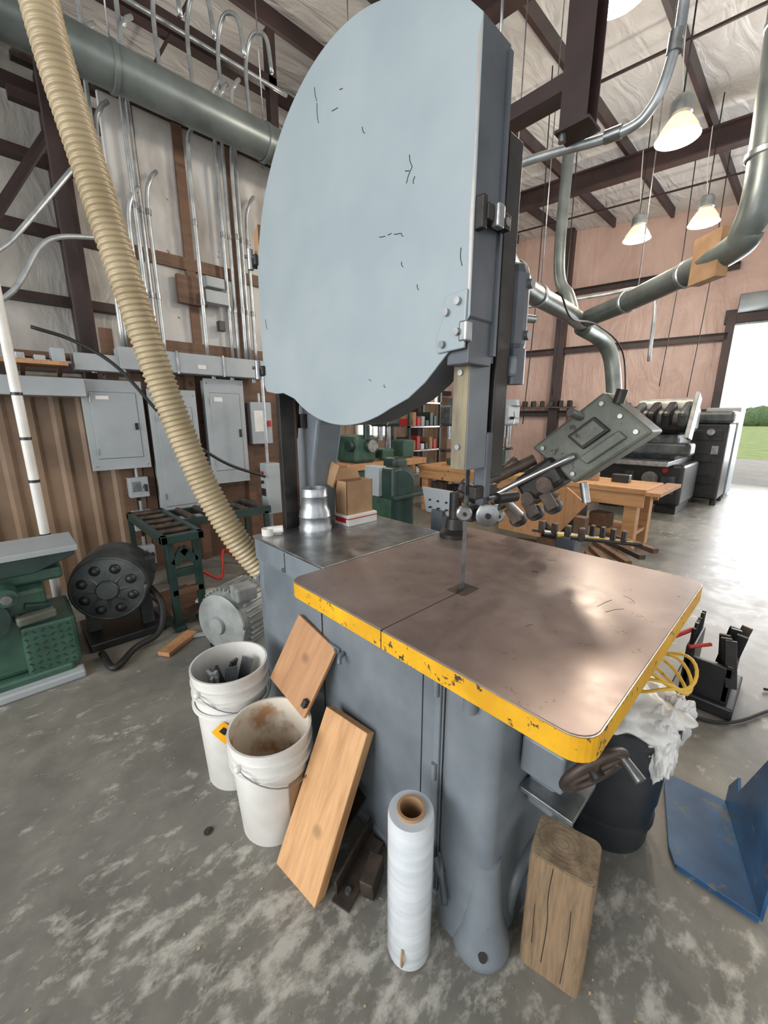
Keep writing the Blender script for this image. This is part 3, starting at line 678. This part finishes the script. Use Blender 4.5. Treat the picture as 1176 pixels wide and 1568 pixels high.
o.cyl((-.12,2.93,.62),(-.12,3.05,.62),.05,m_green); o.cyl((-.12,2.9,.62),(-.12,2.94,.62),.025,m_steel,seg=12)
o.lathe([(0,0),(.11,0),(.13,.03),(.13,.1),(0,.1)],m_greend,(-.25,3.05,.5),(0,-1,0),30)
o.box((-.02,3.0,.46),(.18,.12,.05),m_olive,rot=(0,0,12),bev=.01); o.box((.0,3.02,.51),(.12,.05,.04),m_greend,rot=(10,14,8),bev=.008)
o.bb(-.3,.16,2.92,3.02,.0,.05,m_panel,bev=.01)
o.done()
def motor(name,c,ax,r,L,mb,mf,fins=24):
    o=B(name); c=Vector(c); ax=Vector(ax).normalized(); q=orient(ax)
    o.lathe([(0,0),(r*.35,0),(r*.45,.012),(r*.85,.02),(r*.97,.05),(r,.08),(r,L-.10),(r*.97,L-.09),(r*.97,L-.06),(r*.9,L-.02),(r*.4,L),(0,L)],mb,c-ax*L/2,ax,40)
    f=c+ax*(L/2)
    o.lathe([(0,.02),(r*.25,.02),(r*.3,.0),(r*.3,-.02)],mf,f,ax,30)
    for k in range(8 if fins==0 else 16):
        a=2*math.pi*k/(8 if fins==0 else 16); d=q@Vector((math.cos(a),math.sin(a),0))
        o.cyl(f+d*r*.28-ax*.005,f+d*r*.88-ax*.045,r*(.07 if fins==0 else .03),mf,seg=8)
        if fins==0:
            a+=math.pi/8; d=q@Vector((math.cos(a),math.sin(a),0)); o.sphere(f+d*r*.62-ax*.02,r*.15,m_black,seg=12)
    rg=[f-ax*.03+(q@Vector((math.cos(a),math.sin(a),0)))*r*.9 for a in [2*math.pi*j/40 for j in range(41)]]; o.tube(rg,r*.05,mf,seg=8,raw=True)
    for k in range(fins):
        a=2*math.pi*k/fins; d=q@Vector((math.cos(a),math.sin(a),0)); e=q@Vector((-math.sin(a),math.cos(a),0))
        p=c+d*(r+.008)-ax*(L*.32); t=bmesh.new()
        vs=[p-e*.004-d*.012,p+e*.004-d*.012,p+e*.004+d*.01,p-e*.004+d*.01]; V=[t.verts.new(v) for v in vs]; fc=t.faces.new(V)
        rr=bmesh.ops.extrude_face_region(t,geom=[fc]); bmesh.ops.translate(t,verts=[v for v in rr['geom'] if isinstance(v,bmesh.types.BMVert)],vec=ax*L*.64); o.add(t,mb)
    o.cyl(c-ax*L/2,c-ax*(L/2+.09),r*.11,m_steel,seg=14)
    for sgn in (-1,1):
        d=ax.cross(Vector((0,0,1))).normalized()*sgn*r*.7
        o.box((c.x+d.x,c.y+d.y,(c.z-r*.6)/2+.01 if c.z-r*.6>0 else .05),(.08,.08,max(.08,c.z-r*.55)),mb)
    return o
o=motor("electric_motor",(.45,3.40,.43),(-.35,-.9,.0),.25,.42,m_motord,m_motord,fins=0)
o.bb(.22,.70,3.2,3.7,0,.06,m_black,bev=.01); o.box((.66,3.4,.5),(.12,.16,.14),m_motord,bev=.02)
o.tube([(.62,3.3,.4),(.68,3.15,.25),(.62,3.05,.08),(.45,3.0,.04),(.3,2.85,.03),(.27,3.1,.03)],.022,m_rubber,seg=10)
o.done()
o=motor("electric_motor",(1.03,2.56,.27),(-.85,-.35,.0),.215,.40,m_motor,m_motor,fins=36)
o.bb(.85,1.25,2.4,2.7,0,.04,m_black); o.box((1.0,2.40,.49),(.14,.12,.1),m_motor,bev=.015); o.done()
o=B("roller_conveyor_stand")
for x in (.78,.97):
    o.bb(x-.025,x+.025,3.13,3.18,.04,.72,m_greend,bev=.004); o.bb(x-.04,x+.04,3.08,3.23,0,.04,m_greend,bev=.006)
o.box((.875,3.155,.45),(.2,.04,.06),m_greend,bev=.004); o.box((.875,3.155,.30),(.22,.05,.04),m_dwood)
o.box((.84,3.155,.58),(.06,.05,.14),m_greend,rot=(0,35,0)); o.box((.91,3.155,.58),(.06,.05,.14),m_greend,rot=(0,-35,0))
o.bb(.72,1.02,3.1,3.16,.70,.76,m_greend,bev=.005); o.bb(.72,1.02,4.12,4.18,.70,.76,m_greend,bev=.005)
o.bb(.72,.76,3.1,4.18,.70,.76,m_greend); o.bb(.98,1.02,3.1,4.18,.70,.76,m_greend)
for k in range(5): o.cyl((.76,3.3+k*.2,.745),(.98,3.3+k*.2,.745),.022,m_rust,seg=14)
for yy in (3.6,4.05): o.bb(1.02,1.85,yy,yy+.04,.68,.75,m_greend)
for k in range(5): o.cyl((1.12+k*.16,3.62,.74),(1.12+k*.16,4.06,.74),.03,m_rust,seg=14)
for x,y in ((.74,4.15),(1.0,4.15),(1.8,3.62),(1.8,4.07)): o.bb(x-.02,x+.02,y-.02,y+.02,0,.7,m_greend)
o.box((.88,3.4,.12),(.3,.4,.03),m_dwood,rot=(8,0,10))
o.box((1.1,3.4,.1),(.5,.1,.02),m_white,rot=(0,12,60)); o.tube([(1.0,3.3,.4),(1.15,3.2,.3),(1.2,3.25,.5),(1.3,3.4,.45),(1.45,3.5,.3)],.012,m_red,seg=8)
o.done()
o=B("scrap_board_on_floor"); o.box((.70,2.90,.02),(.3,.09,.03),m_ply,rot=(0,0,35),bev=.003); o.box((.85,2.92,.015),(.2,.03,.02),m_panel,rot=(0,0,-20)); o.done()

# ---------------------------------------------------------------- power feeder
o=B("power_feeder")
a,b_,c,d_=Vector((1.72,.585,1.70)),Vector((1.72,.40,1.55)),Vector((1.72,.66,1.33)),Vector((1.72,.86,1.47))
o.prism([a,b_,c,d_],(.16,.0,0),m_olive,bev=.012)
def onf(s,t): return a.lerp(b_,s)*(1-t)+d_.lerp(c,s)*t
for s,t in ((.15,.1),(.85,.1),(.15,.9),(.85,.9),(.5,.08)): p=onf(s,t); o.cyl(p-Vector((.012,0,0)),p,.009,m_steel,seg=10)
o.prism([onf(.25,.25),onf(.6,.25),onf(.6,.6),onf(.25,.6)],(-.015,0,0),m_iron,bev=.004); o.prism([onf(.30,.28),onf(.55,.28),onf(.55,.57),onf(.30,.57)],(-.02,0,0),m_olive,bev=.002); o.prism([onf(.68,.2),onf(.85,.2),onf(.85,.7),onf(.68,.7)],(-.02,0,0),m_olive,bev=.005)
o.cyl(onf(.1,.35),onf(.1,.35)+Vector((-.05,.02,.02)),.018,m_steel); o.cyl(onf(.3,.0),onf(.3,0)+Vector((0,-.01,.05)),.02,m_iron)
o.box((1.74,.80,1.33),(.13,.2,.13),m_iron,rot=(-38,0,0),bev=.02); o.cyl((1.66,.76,1.32),(1.72,.76,1.32),.035,m_rust); o.cyl((1.66,.83,1.25),(1.72,.83,1.25),.03,m_rust)
o.tube([(1.66,.98,1.40),(1.60,1.02,1.32),(1.5,1.0,1.24)],.025,m_iron,seg=12); o.tube([(1.7,.66,1.45),(1.64,.9,1.30),(1.55,1.12,1.14)],.014,m_steel,seg=10)
o.tube([(1.68,.9,1.42),(1.6,1.05,1.25),(1.56,1.12,1.08)],.022,m_rust,seg=10)
o.cyl((1.5,1.10,1.05),(1.5,1.10,1.26),.028,m_iron); o.lathe([(0,0),(.07,0),(.07,.02),(.045,.04),(.04,.09),(0,.09)],m_iron,(1.5,1.10,1.05))
o.box((1.55,1.06,1.28),(.10,.10,.06),m_iron,rot=(20,0,30),bev=.015)
o.cyl((1.5,1.10,1.24),(1.72,.84,1.42),.025,m_rust)
for k in range(3): p=Vector((1.70,.74+.08*k,1.22-.045*k)); o.lathe([(0,0),(.03,0),(.034,.01),(.034,.05),(.03,.06),(0,.06)],m_rubber,p,(1,0,0),24); o.box(p+Vector((-.02,.0,.03)),(.02,.05,.08),m_rust,rot=(-38,0,0),bev=.004)
o.cyl((1.72,.62,1.34),(1.72,.60,1.26),.016,m_steel)
for y_,z_ in ((1.0,1.30),(.93,1.21),(1.08,1.16)): o.box((1.62,y_,z_),(.05,.09,.03),m_iron,rot=(-38,10,0),bev=.005); o.cyl((1.60,y_,z_),(1.57,y_,z_),.012,m_steel,seg=10)
o.done()

# ---------------------------------------------------------------- middle distance
o=B("wooden_workbench")
o.bb(5.25,6.0,1.2,4.7,.74,.80,m_pinex,bev=.005); o.bb(5.27,5.31,1.22,4.68,.58,.74,m_pinex,bev=.004); o.bb(5.94,5.98,1.22,4.68,.58,.74,m_pinex)
for y in (1.28,2.4,3.5,4.5):
    for x in (5.3,5.85): o.bb(x,x+.14,y,y+.14,0,.74,m_pinex,bev=.006)
o.bb(5.35,5.95,1.3,4.6,.2,.24,m_pinex); o.bb(5.2,6.2,1.05,1.2,.74,.78,m_ply)
for k in range(9):
    y=1.7+k*.33; o.box((5.45,y,.34+.05*(k%3)),(.2,.22,.18+.05*(k%2)),random.choice([m_card,m_black,m_greend,m_dwood,m_rust]),rot=(0,0,random.uniform(-20,20)),bev=.01)
for k in range(9): o.box((5.7-.08*(k%2),1.6+k*.34,.80+.05),(.12,.2,.10),random.choice([m_greend,m_black,m_panel,m_rust,m_card]),rot=(0,0,k*17),bev=.01)
o.bb(5.5,5.75,3.3,3.6,.80,1.15,m_green,bev=.03); o.cyl((5.6,4.0,.8),(5.6,4.0,1.1),.08,m_greend); o.bb(5.45,5.75,3.9,4.1,1.1,1.22,m_greend,bev=.02)
o.done()
o=B("cart_tire")
ax=Vector((1,.1,0)); q=orient(ax)
o.tube([Vector((5.0,2.15,.36))+q@Vector((.24*math.cos(a),.24*math.sin(a),0)) for a in [2*math.pi*j/32 for j in range(33)]],.075,m_rubber,seg=12,raw=True)
o.cyl((4.97,2.15,.36),(5.03,2.15,.36),.16,m_steel); o.cyl((4.94,2.15,.36),(5.06,2.15,.36),.05,m_rust)
o.box((4.9,2.5,.35),(.05,.6,.5),m_ply,rot=(0,12,0)); o.box((4.85,1.95,.5),(.04,.3,.5),m_ply,rot=(35,0,0))
o.box((4.96,2.15,.05),(.2,.2,.1),m_dwood)
o.done()
o=B("lumber_offcuts")
for k in range(6): o.box((4.3+.1*k,1.45-.05*k,.04+.05*k),(.7,.07,.05),random.choice([m_ply,m_dwood,m_rust]),rot=(0,0,20+8*k),bev=.003)
o.box((4.5,1.6,.42),(.12,.12,.25),m_dwood,bev=.005)
o.done()
o=B("bar_clamps")
o.box((2.1,.8,.5),(.1,.1,1.0),m_bodyd,bev=.01); o.box((2.1,.8,.02),(.4,.4,.04),m_bodyd,bev=.01)
for k in range(4): o.cyl((2.05,.98-.07*k,1.0),(2.25,.62-.04*k,.98),.010,[m_rust,m_steel,m_yelcord,m_iron][k],seg=8); o.box((2.08,.94-.07*k,1.02),(.04,.025,.07),m_rust,bev=.005); o.box((2.2,.72-.05*k,1.02),(.035,.02,.06),m_iron,bev=.005)
o.done()
o=B("control_panel_plate"); o.box((1.78,1.42,1.13),(.012,.22,.16),m_panel,rot=(0,-15,0),bev=.003)
for i in range(3):
    for j in range(3): o.cyl((1.775,1.36+.06*i,1.09+.045*j),(1.762,1.36+.06*i,1.09+.045*j),.006,m_iron,seg=8)
o.bb(1.76,1.80,1.38,1.46,0,1.08,m_bodyd)
o.done()
o=B("pedestal_grinder")
o.lathe([(0,0),(.2,0),(.2,.04),(.13,.1),(.11,.8),(.14,.86),(0,.86)],m_greend,(2.85,2.75,0)); o.cyl((2.68,2.6,1.0),(3.02,2.9,1.0),.12,m_greend,seg=28)
o.bb(2.6,2.72,2.62,2.9,.85,1.14,m_greend,bev=.03); o.bb(2.55,2.66,2.78,2.98,.86,1.15,m_panel,bev=.01)
o.bb(2.9,3.1,2.9,3.1,.85,1.2,m_greend,bev=.04); o.bb(2.6,3.1,2.6,3.1,.84,.88,m_greend,bev=.01)
o.done()
o=B("green_metal_lathe")
o.bb(3.7,4.6,4.5,5.0,0,.85,m_green,bev=.03); o.bb(3.5,5.2,4.45,5.05,.85,.95,m_ply,bev=.01); o.bb(3.7,4.1,4.5,5.0,.95,1.35,m_green,bev=.05)
o.cyl((4.1,4.75,1.15),(4.25,4.75,1.15),.12,m_steel); o.bb(4.8,5.05,4.6,4.9,.95,1.25,m_green,bev=.03); o.cyl((3.68,4.6,1.2),(3.62,4.6,1.2),.08,m_greend); o.box((4.4,4.7,1.05),(.25,.3,.15),m_green,bev=.02)
o.cyl((3.9,4.5,1.3),(3.9,4.5,1.5),.05,m_greend); o.cyl((3.95,4.42,1.2),(3.95,4.48,1.2),.09,m_steel)
o.done()
o=B("steel_shelf_unit")
for x in (6.2,7.2):
    for y in (5.8,6.3): o.bb(x,x+.05,y,y+.05,0,2.2,m_greend)
for z in (.4,.9,1.4,1.9):
    o.bb(6.2,7.25,5.8,6.35,z,z+.03,m_steel)
    for k in range(7):
        h=random.uniform(.1,.3); o.bb(6.22+k*.14,6.33+k*.14,5.85,6.2,z+.03,z+.03+h,random.choice([m_red,m_greend,m_black,m_card,m_panel,m_white]),bev=.01)
o.done()
def drill(name,x,y,mat):
    o=B(name); o.bb(x-.25,x+.25,y-.2,y+.2,0,.1,mat,bev=.02); o.cyl((x,y,.1),(x,y,1.9),.06,m_steel); o.bb(x-.35,x+.2,y-.15,y+.15,1.45,1.85,mat,bev=.05)
    o.cyl((x-.2,y,1.2),(x-.2,y,1.5),.05,m_steel); o.lathe([(0,0),(.2,0),(.2,.04),(0,.04)],m_iron,(x-.15,y,.95)); o.lathe([(0,0),(.2,0),(.18,.12),(0,.14)],mat,(x,y,1.85)); o.cyl((x-.2,y-.15,1.6),(x-.2,y-.25,1.6),.03,m_iron)
    for k in range(3): a=k*2.1; o.cyl((x-.2,y-.24,1.6),(x-.2+.15*math.cos(a),y-.26,1.6+.15*math.sin(a)),.01,m_steel,seg=8)
    return o.done()
drill("drill_press",6.6,4.9,m_motord); drill("drill_press",7.9,4.5,m_panel); drill("drill_press",5.3,5.5,m_greend)
o=B("surface_planer")
x0=8.0
o.bb(x0,x0+1.2,1.35,2.75,.15,.85,m_black,bev=.05); o.bb(x0+.05,x0+1.1,1.5,2.7,.9,1.35,m_motord,bev=.08); o.bb(x0-.45,x0+1.35,1.5,2.6,.84,.92,m_steel,bev=.01)
o.bb(x0-.1,x0+.3,1.3,2.8,1.0,1.2,m_motord,bev=.04); o.cyl((x0+.1,1.35,1.55),(x0+.1,2.75,1.55),.2,m_black,seg=24)
for k in range(5): o.box((x0-.02,1.45+.22*k,1.66),(.5,.13,.26),[m_motord,m_black,m_iron][k%3],rot=(0,-24,0),bev=.05)
o.cyl((x0+.4,1.4,1.75),(x0+.4,2.2,1.75),.17,m_motor,seg=24); o.bb(x0+.3,x0+.9,1.4,2.5,1.35,1.8,m_black,bev=.08)
o.cyl((x0+.25,2.35,1.6),(x0+.25,2.75,1.72),.16,m_motord,seg=24)
for y in (1.4,2.3): o.bb(x0+.1,x0+1.1,y,y+.3,0,.15,m_iron,bev=.01)
o.cyl((x0-.02,1.8,.6),(x0-.08,1.8,.6),.12,m_steel); o.cyl((x0-.01,2.3,.5),(x0-.05,2.3,.5),.07,m_steel); o.box((x0-.01,1.55,.5),(.02,.2,.3),m_motord,bev=.004)
o.prism([(x0-.3,1.32,1.3),(x0,1.32,1.25),(x0+.25,1.32,1.9),(x0+.0,1.32,2.0)],(0,.06,0),m_motor,bev=.01)
o.bb(x0-.02,x0+.0,2.05,2.2,.3,.7,m_motord); o.cyl((x0-.06,1.6,.75),(x0-.0,1.6,.75),.04,m_red,seg=12)
o.done()
o=B("wide_belt_sander")
o.bb(9.5,10.3,1.05,1.6,.1,1.5,m_black,bev=.04); o.bb(9.45,10.3,1.0,1.65,1.5,1.72,m_motord,bev=.06)
for z in (.4,.8,1.2): o.bb(9.48,9.5,1.12,1.5,z,z+.18,m_iron,bev=.004)
for xx in (9.55,10.2):
    for yy in (1.1,1.5): o.cyl((xx,yy,0),(xx,yy,.1),.05,m_iron)
o.cyl((9.49,1.3,1.35),(9.45,1.3,1.35),.06,m_steel); o.bb(9.47,9.5,1.15,1.25,.95,1.1,m_steel)
o.done()
o=B("control_cabinet"); o.bb(10.6,11.3,1.05,1.6,.06,1.8,m_panel,bev=.02); o.bb(10.59,10.6,1.1,1.55,.2,1.7,m_white,bev=.003); o.bb(10.575,10.59,1.2,1.35,1.2,1.4,m_black); o.bb(10.65,11.25,1.08,1.57,0,.06,m_black); o.done()
o=B("vise_shelf")
o.box((11.8,6.2,1.9),(.3,2.8,.04),m_dwood,rot=(0,0,11))
for k in range(11): o.box((12.0-.045*k,4.95+.25*k,2.0),(.16,.12,.18),random.choice([m_black,m_iron,m_greend]),rot=(0,0,random.uniform(0,60)),bev=.02)
for y in (5.0,7.4): o.box((12.02-.19*(y-5.2),y,.95),(.06,.06,1.9),m_dwood)
o.done()

# ---------------------------------------------------------------- overhead right
o=B("steel_hanging_column")
for dx,w in ((-.065,.010),(.065,.010)): o.bb(2.5+dx-w/2,2.5+dx+w/2,1.07,1.21,3.1,rz(1.1)-.25,m_maroon)
o.bb(2.435,2.565,1.135,1.145,3.1,rz(1.1)-.25,m_maroon); o.bb(2.42,2.58,1.05,1.23,3.085,3.1,m_maroon)
o.bb(2.44,2.56,1.21,2.6,3.28,3.36,m_maroon); o.cyl((2.46,1.2,3.05),(2.46,1.2,3.09),.02,m_steel,seg=10)
o.done()
o=B("overhead_conduit")
o.tube([(2.62,2.9,3.18),(2.61,2.2,3.15),(2.6,1.53,3.13),(2.6,.98,3.05),(2.6,.82,3.10),(2.6,.755,3.3),(2.6,.74,3.6),(2.6,.73,5.9)],.024,m_conduit,seg=12,n=10)
o.cyl((2.6,1.03,3.058),(2.6,.95,3.052),.032,m_steel); o.cyl((2.6,.755,3.28),(2.6,.752,3.36),.032,m_steel)
o.done()
o=B("power_drop_conduit"); o.tube([(6.2,4.5,3.4),(6.5,3.6,3.35),(6.9,2.6,3.4),(7.0,2.0,3.4),(7.0,1.85,3.2),(7.0,1.82,2.4)],.025,m_conduit,seg=8); o.done()
o=B("dust_collector_ducting")
def dseg(P,r,n=10): o.tube(P,r,m_duct,seg=24,n=n)
dseg([(4.98,.72,6.05),(4.98,.70,5.0),(4.98,.66,3.9),(4.98,.65,3.45),(5.05,.70,3.22),(5.25,.85,3.12),(6.2,1.85,3.1),(6.9,2.7,3.1)],.125)
dseg([(3.9,2.45,3.2),(4.8,2.66,3.12),(6.2,2.76,3.1),(7.2,2.9,3.1),(8.6,3.1,3.05)],.12)
dseg([(7.2,2.9,3.05),(7.9,2.85,2.95),(8.2,2.75,2.7),(8.25,2.65,2.2),(8.22,2.6,1.85)],.13)
dseg([(6.6,2.8,3.15),(6.6,2.9,3.4),(6.6,3.1,3.9),(6.6,3.1,5.9)],.08)
for p,ax,r in (((4.98,.66,3.7),(0,0,1),.14),((4.98,.68,4.6),(0,0,1),.14),((4.98,.70,5.3),(0,0,1),.14),((5.6,1.2,3.1),(.68,.73,0),.14),((6.3,1.97,3.1),(.65,.76,0),.14),((5.2,2.69,3.11),(1,.08,0),.135),((4.4,2.56,3.16),(1,.2,0),.135),((7.3,2.92,3.1),(1,.1,0),.135)):
    o.lathe([(r-.012,0),(r,.01),(r,.05),(r-.012,.06)],m_galv,p,ax,28)
for x,y in ((6.2,1.85),(5.3,2.7),(4.2,2.5)): o.tube([(x,y,3.2),(x,y,6.1)],.006,m_steel,seg=6,n=1)
o.box((5.3,.98,3.12),(.12,.32,.42),m_card,rot=(0,0,-40))
o.done()
def lamp(x,y,z):
    o=B("high_bay_light")
    o.lathe([(.05,.19),(.09,.18),(.12,.14),(.165,.07),(.195,.0),(.20,-.005),(.19,0),(.155,.07),(.11,.135),(.05,.16)],m_refl,(x,y,z),(0,0,1),30)
    o.lathe([(0,-.02),(.09,-.012),(.16,.012),(.175,.03),(0,.08)],m_lamp,(x,y,z),(0,0,1),24)
    o.lathe([(0,0),(.07,0),(.10,.02),(.10,.13),(.07,.17),(.02,.19),(0,.19)],m_galv,(x,y,z+.18),(0,0,1),20); o.tube([(x,y,z+.37),(x,y,rz(y)-.25)],.008,m_iron,seg=6,n=1)
    o.tube([(x+.08,y,z+.3),(x+.2,y+.1,z+.8),(x+.1,y+.1,z+1.3)],.006,m_white,seg=6)
    o.done()
    l=bpy.data.lights.new("high_bay_lamp","POINT"); l.energy=125; l.color=(1,.88,.74); l.shadow_soft_size=.18
    lo=bpy.data.objects.new("high_bay_lamp",l); lo.location=(x,y,z-.22); COL.objects.link(lo)
lamp(5.5,1.46,4.38); lamp(8.1,1.65,4.42); lamp(8.0,2.5,4.42); lamp(3.3,1.33,4.25); lamp(4.2,6.6,4.6)
o=B("hanging_cables")
for x,y,z0 in ((9.5,2.2,2.2),(9.9,1.8,2.0),(7.5,3.4,2.0),(6.3,3.3,1.5)): o.tube([(x,y,rz(y)-.1),(x+.03,y-.02,(z0+6)/2),(x,y+.03,z0)],.008,m_rubber,seg=6)
o.tube([(4.0,2.7,4.4),(4.4,2.85,3.6),(4.9,2.9,3.35),(4.2,2.85,3.7),(4.0,2.75,4.9)],.014,m_white,seg=8)
o.tube([(4.8,2.2,2.95),(5.4,2.3,2.8),(6.5,2.4,2.9),(7.4,2.3,2.6),(7.6,2.2,1.6)],.012,m_rubber,seg=8)
o.done()

# ---------------------------------------------------------------- light
w=bpy.data.worlds.new("World"); S.world=w; w.use_nodes=True
bg=w.node_tree.nodes["Background"]; bg.inputs["Color"].default_value=(.985,.99,1,1); bg.inputs["Strength"].default_value=1.5
def area(name,loc,tgt,size,sy,e,c):
    l=bpy.data.lights.new(name,"AREA"); l.shape='RECTANGLE'; l.size=size; l.size_y=sy; l.energy=e; l.color=c
    ob=bpy.data.objects.new(name,l); ob.location=loc; ob.rotation_euler=(Vector(tgt)-Vector(loc)).to_track_quat('-Z','Y').to_euler(); COL.objects.link(ob)
area("doorway_daylight",(12.8,-.3,2.2),(2,1,.8),3.8,3.2,380,(.97,.98,1))
area("bay_door_daylight",(-5.2,1.2,2.6),(1.5,1.5,1.6),4,3.6,330,(.98,.99,1))
# ---------------------------------------------------------------- camera
cam=bpy.data.cameras.new("camera"); co=bpy.data.objects.new("camera",cam); COL.objects.link(co)
th=math.atan(144/611.); f=Vector((.687*math.cos(th),.727*math.cos(th),-math.sin(th)))
co.location=(0,0,1.6); co.rotation_euler=f.to_track_quat('-Z','Y').to_euler()
cam.sensor_fit='VERTICAL'; cam.sensor_height=36; cam.lens=36*611/1568.; cam.clip_start=.05; cam.clip_end=500
S.camera=co
S.view_settings.view_transform='Standard'; S.view_settings.exposure=0
